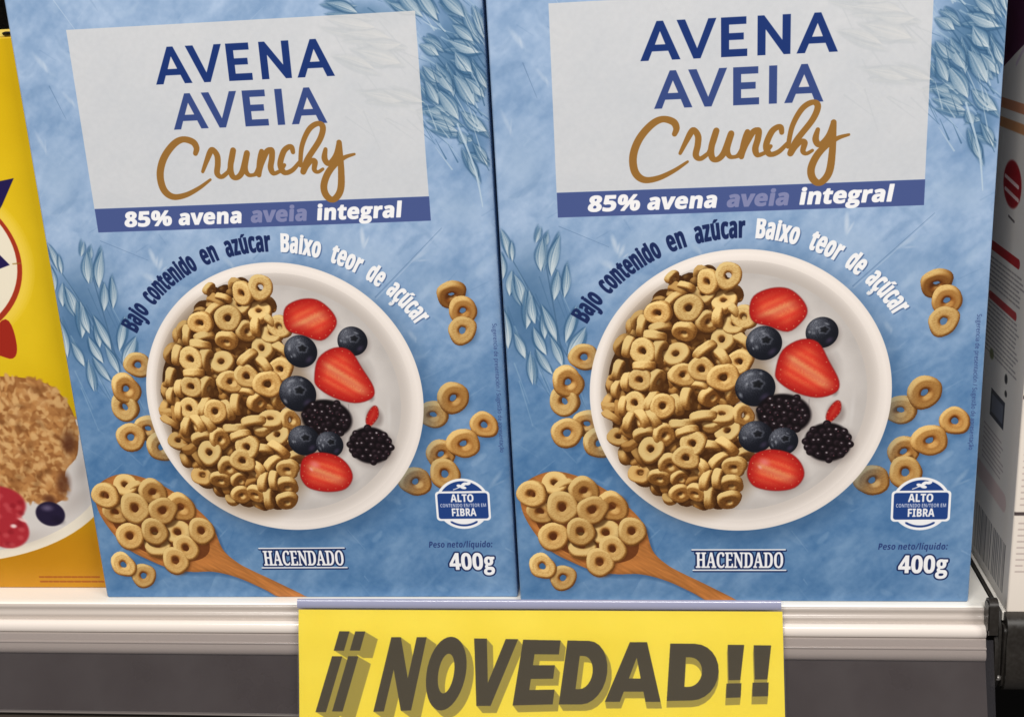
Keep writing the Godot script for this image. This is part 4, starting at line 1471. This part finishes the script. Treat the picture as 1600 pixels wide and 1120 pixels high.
func price_rail() -> void:
	var t := thing("price_rail", "grey plastic price rail with a dark strip along the shelf edge", "price rail", Vector3.ZERO)
	var x0 := -0.62
	var x1 := 0.1953
	var strip := mat(rgb(62, 55, 53), 0.3, 0.5)
	blotch(strip, 4, 0.008, rgb(214, 205, 202), 6.0)
	var tan := mat(rgb(158, 147, 141), 0.2, 0.5)
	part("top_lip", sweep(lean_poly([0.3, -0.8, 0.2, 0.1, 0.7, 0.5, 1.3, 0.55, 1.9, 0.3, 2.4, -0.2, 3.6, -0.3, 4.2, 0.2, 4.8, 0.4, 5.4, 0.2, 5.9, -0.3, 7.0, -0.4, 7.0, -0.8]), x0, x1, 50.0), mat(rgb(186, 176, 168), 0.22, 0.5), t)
	part("bead", sweep(lean_poly([7.05, -0.8, 7.05, 0.6, 7.2, 1.4, 7.7, 2.1, 8.5, 2.55, 9.4, 2.7, 10.4, 2.6, 11.4, 2.2, 12.2, 1.7, 12.6, 1.2, 12.7, -0.8]), x0, x1, 50.0), mat(rgb(232, 222, 214), 0.16, 0.5), t)  # paler than lip and face: reflected light put into its colour
	part("rail_face", sweep(lean_poly([12.75, -0.8, 12.75, 1.2, 14.0, 1.35, 16.3, 1.35, 16.6, 1.75, 17.0, 1.9, 17.4, 1.75, 17.7, 1.35, 19.2, 1.3, 20.2, 1.1, 21.2, 0.65, 22.0, 0.05, 22.6, -0.75, 22.9, -1.6, 22.0, -1.6, 21.5, -0.9]), x0, x1, 50.0), tan, t)
	part("label_strip", sweep(lean_poly([22.9, -1.4, 22.9, -0.8, 48.0, 0.2, 48.0, -0.5]), x0, x1), strip, t)
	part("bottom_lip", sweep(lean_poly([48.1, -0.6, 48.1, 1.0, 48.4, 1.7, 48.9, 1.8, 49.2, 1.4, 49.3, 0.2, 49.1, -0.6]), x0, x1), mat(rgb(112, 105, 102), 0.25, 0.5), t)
	part("added_shade_strip", sweep(lean_poly([49.4, -3.0, 49.4, -1.6, 92.0, -1.6, 92.0, -3.0]), x0, x1), mat(rgb(62, 53, 46), 0.5, 0.4), t)  # added strip; its brown stands in for the dim space under the shelf
	var clear := mat(Color(0.8, 0.78, 0.84, 0.015), 0.06, 0.5)
	clear.transparency = BaseMaterial3D.TRANSPARENCY_ALPHA
	part("clear_cover", sweep(lean_poly([13.2, 2.0, 13.2, 2.3, 48.0, 2.3, 48.0, 2.0]), x0, 0.1980), clear, t)

func shelf_end(black: Material) -> void:
	var t := thing("shelf_bracket", "black rounded bracket closing the shelf end by the white box", "bracket")
	var post := PackedVector2Array()
	for i in 13:
		var a := PI * i / 12.0
		post.append(Vector2(0.0078 + cos(a) * 0.0034, 0.0030 + sin(a) * 0.0030))
	post.append_array([Vector2(0.0044, -0.004), Vector2(0.0070, -0.0085), Vector2(0.0100, -0.0100), Vector2(0.0124, -0.0085)])
	var knob := part("knob", sweep(post, 0.1956, 0.1992, 50.0), black, t)
	var rim := PackedVector2Array()
	for p in post:
		rim.append(Vector2(0.0080, 0.0) + (p - Vector2(0.0080, 0.0)) * 0.82)
	part("knob_face", sweep(rim, 0.1951, 0.19559, 50.0), black, knob)
	part("plate", sweep(PackedVector2Array([Vector2(-0.35, 0.0006), Vector2(0.004, 0.0006), Vector2(0.0105, -0.006), Vector2(0.0125, -0.030), Vector2(0.008, -0.036), Vector2(-0.35, -0.036)]), 0.1999, 0.2011, 40.0), black, t)
	part("web", sweep(PackedVector2Array([Vector2(0.004, -0.011), Vector2(0.0100, -0.0104), Vector2(0.0120, -0.014), Vector2(0.0135, -0.028), Vector2(0.010, -0.034), Vector2(0.004, -0.034)]), 0.1984, 0.19985, 50.0), black, t)
	var s := SphereMesh.new()
	s.radius = 0.0013
	s.height = 0.0026
	s.radial_segments = 16
	s.rings = 8
	part("glint_stud", s, mat(rgb(150, 146, 142), 0.4, 0.5, 0.6), t, Vector3(0.2004, -0.0285, 0.0122))  # pale ball added in place of a glint on the black plastic
	var u := thing("black_rail", "black rail below the white box at the frame edge", "rail")
	part("rail_body", sweep(PackedVector2Array([Vector2(0.0078, 0.0), Vector2(0.0100, 0.0004), Vector2(0.0132, -0.0012), Vector2(0.0150, -0.005), Vector2(0.0142, -0.012), Vector2(0.0150, -0.016), Vector2(0.0165, -0.026), Vector2(0.0150, -0.032), Vector2(0.0115, -0.0345), Vector2(0.0060, -0.034), Vector2(0.0060, -0.0050), Vector2(0.0078, -0.0048)]), 0.2022, 0.60, 60.0), black, u)
	part("end_cap", sweep(slab(0.0062, -0.033, 0.0138, -0.0046, 0.003), 0.2013, 0.20215, 60.0), black, u)

func yellow_carton() -> void:
	var t := thing("granola_box", "yellow cereal box with granola bowl picture behind the blue boxes", "cereal box", Vector3(-0.3835, 0.0, -0.0105))
	var side := mat(rgb(214, 176, 20), 0.45, 0.4)
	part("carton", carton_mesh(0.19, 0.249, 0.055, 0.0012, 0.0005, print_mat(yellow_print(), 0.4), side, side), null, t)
	var flap := BoxMesh.new()
	flap.size = Vector3(0.188, 0.0006, 0.053)
	var cream := mat(rgb(226, 196, 90), 0.5, 0.4)
	part("top_flap", flap, cream, t, Vector3(0.095, 0.2487, -0.0275))
	part("bottom_flap", flap, side, t, Vector3(0.095, 0.0007, -0.0275))
	part("top_rim", sweep(PackedVector2Array([Vector2(-0.0030, 0.2486), Vector2(-0.0012, 0.2492), Vector2(-0.0014, 0.2512), Vector2(-0.0024, 0.2520), Vector2(-0.0034, 0.2512)]), 0.001, 0.1885, 60.0), cream, t)
	var slot_oval := SphereMesh.new()
	slot_oval.radius = 0.0022
	slot_oval.height = 0.0013
	part("dark_slot_oval", slot_oval, mat(rgb(24, 21, 20), 0.6, 0.3), t, Vector3(0.1856, 0.2505, -0.0018))  # solid dark oval added in place of the shade in a slot

func white_carton() -> void:
	var t := thing("white_box", "white carton with red print standing at the right frame edge", "box", Vector3(0.2028, 0.0, 0.0086))
	var plain := mat(rgb(228, 220, 210), 0.5, 0.4)
	part("carton", carton_mesh(0.15, 0.262, 0.08, 0.0010, 0.0004, print_mat(white_front_print(), 0.45), print_mat(white_side_print(), 0.45), plain), null, t)
	var flap := BoxMesh.new()
	flap.size = Vector3(0.148, 0.0006, 0.078)
	part("top_flap", flap, plain, t, Vector3(0.075, 0.2614, -0.04))
	part("bottom_flap", flap, plain, t, Vector3(0.075, 0.0007, -0.04))

func sign_and_pocket() -> void:
	var sheet := part("promotion_sign", sheet_mesh(0.2098, 0.148, 0.0002), print_mat(sign_print(), 0.5), self)
	var p := lean(0.0014, 0.0050)
	sheet.position = Vector3(-0.0977, p.y, p.x)
	sheet.rotation.x = -LEAN
	sheet.set_meta("label", "yellow paper sign reading ¡¡NOVEDAD!! in dark block letters")
	sheet.set_meta("category", "sign")
	var t := thing("sign_pocket", "clear plastic pocket holding the yellow sign on the rail", "sign holder")
	var clear := mat(Color(0.8, 0.8, 0.85, 0.01), 0.08, 0.5)
	clear.transparency = BaseMaterial3D.TRANSPARENCY_ALPHA
	var edge := mat(rgb(150, 152, 178), 0.15, 0.5)
	part("pocket_back", sweep(lean_poly([-2.6, 4.55, -2.6, 4.70, 150.0, 4.70, 150.0, 4.55]), -0.0983, 0.1127), clear, t)
	part("pocket_front", sweep(lean_poly([0.9, 5.75, 0.9, 5.90, 150.0, 5.90, 150.0, 5.75]), -0.0983, 0.1127), clear, t)
	part("top_strip", sweep(lean_poly([-3.0, 4.2, -3.3, 4.5, -3.2, 5.0, -2.6, 5.4, -0.9, 5.5, 0.2, 5.3, 0.7, 4.9, 0.4, 4.75, -2.4, 4.7]), -0.0983, 0.1117, 60.0), edge, t)
	part("clip", sweep(lean_poly([6.0, 2.72, 6.0, 4.5, 12.0, 4.5, 12.0, 2.72]), -0.06, 0.07), clear, t)
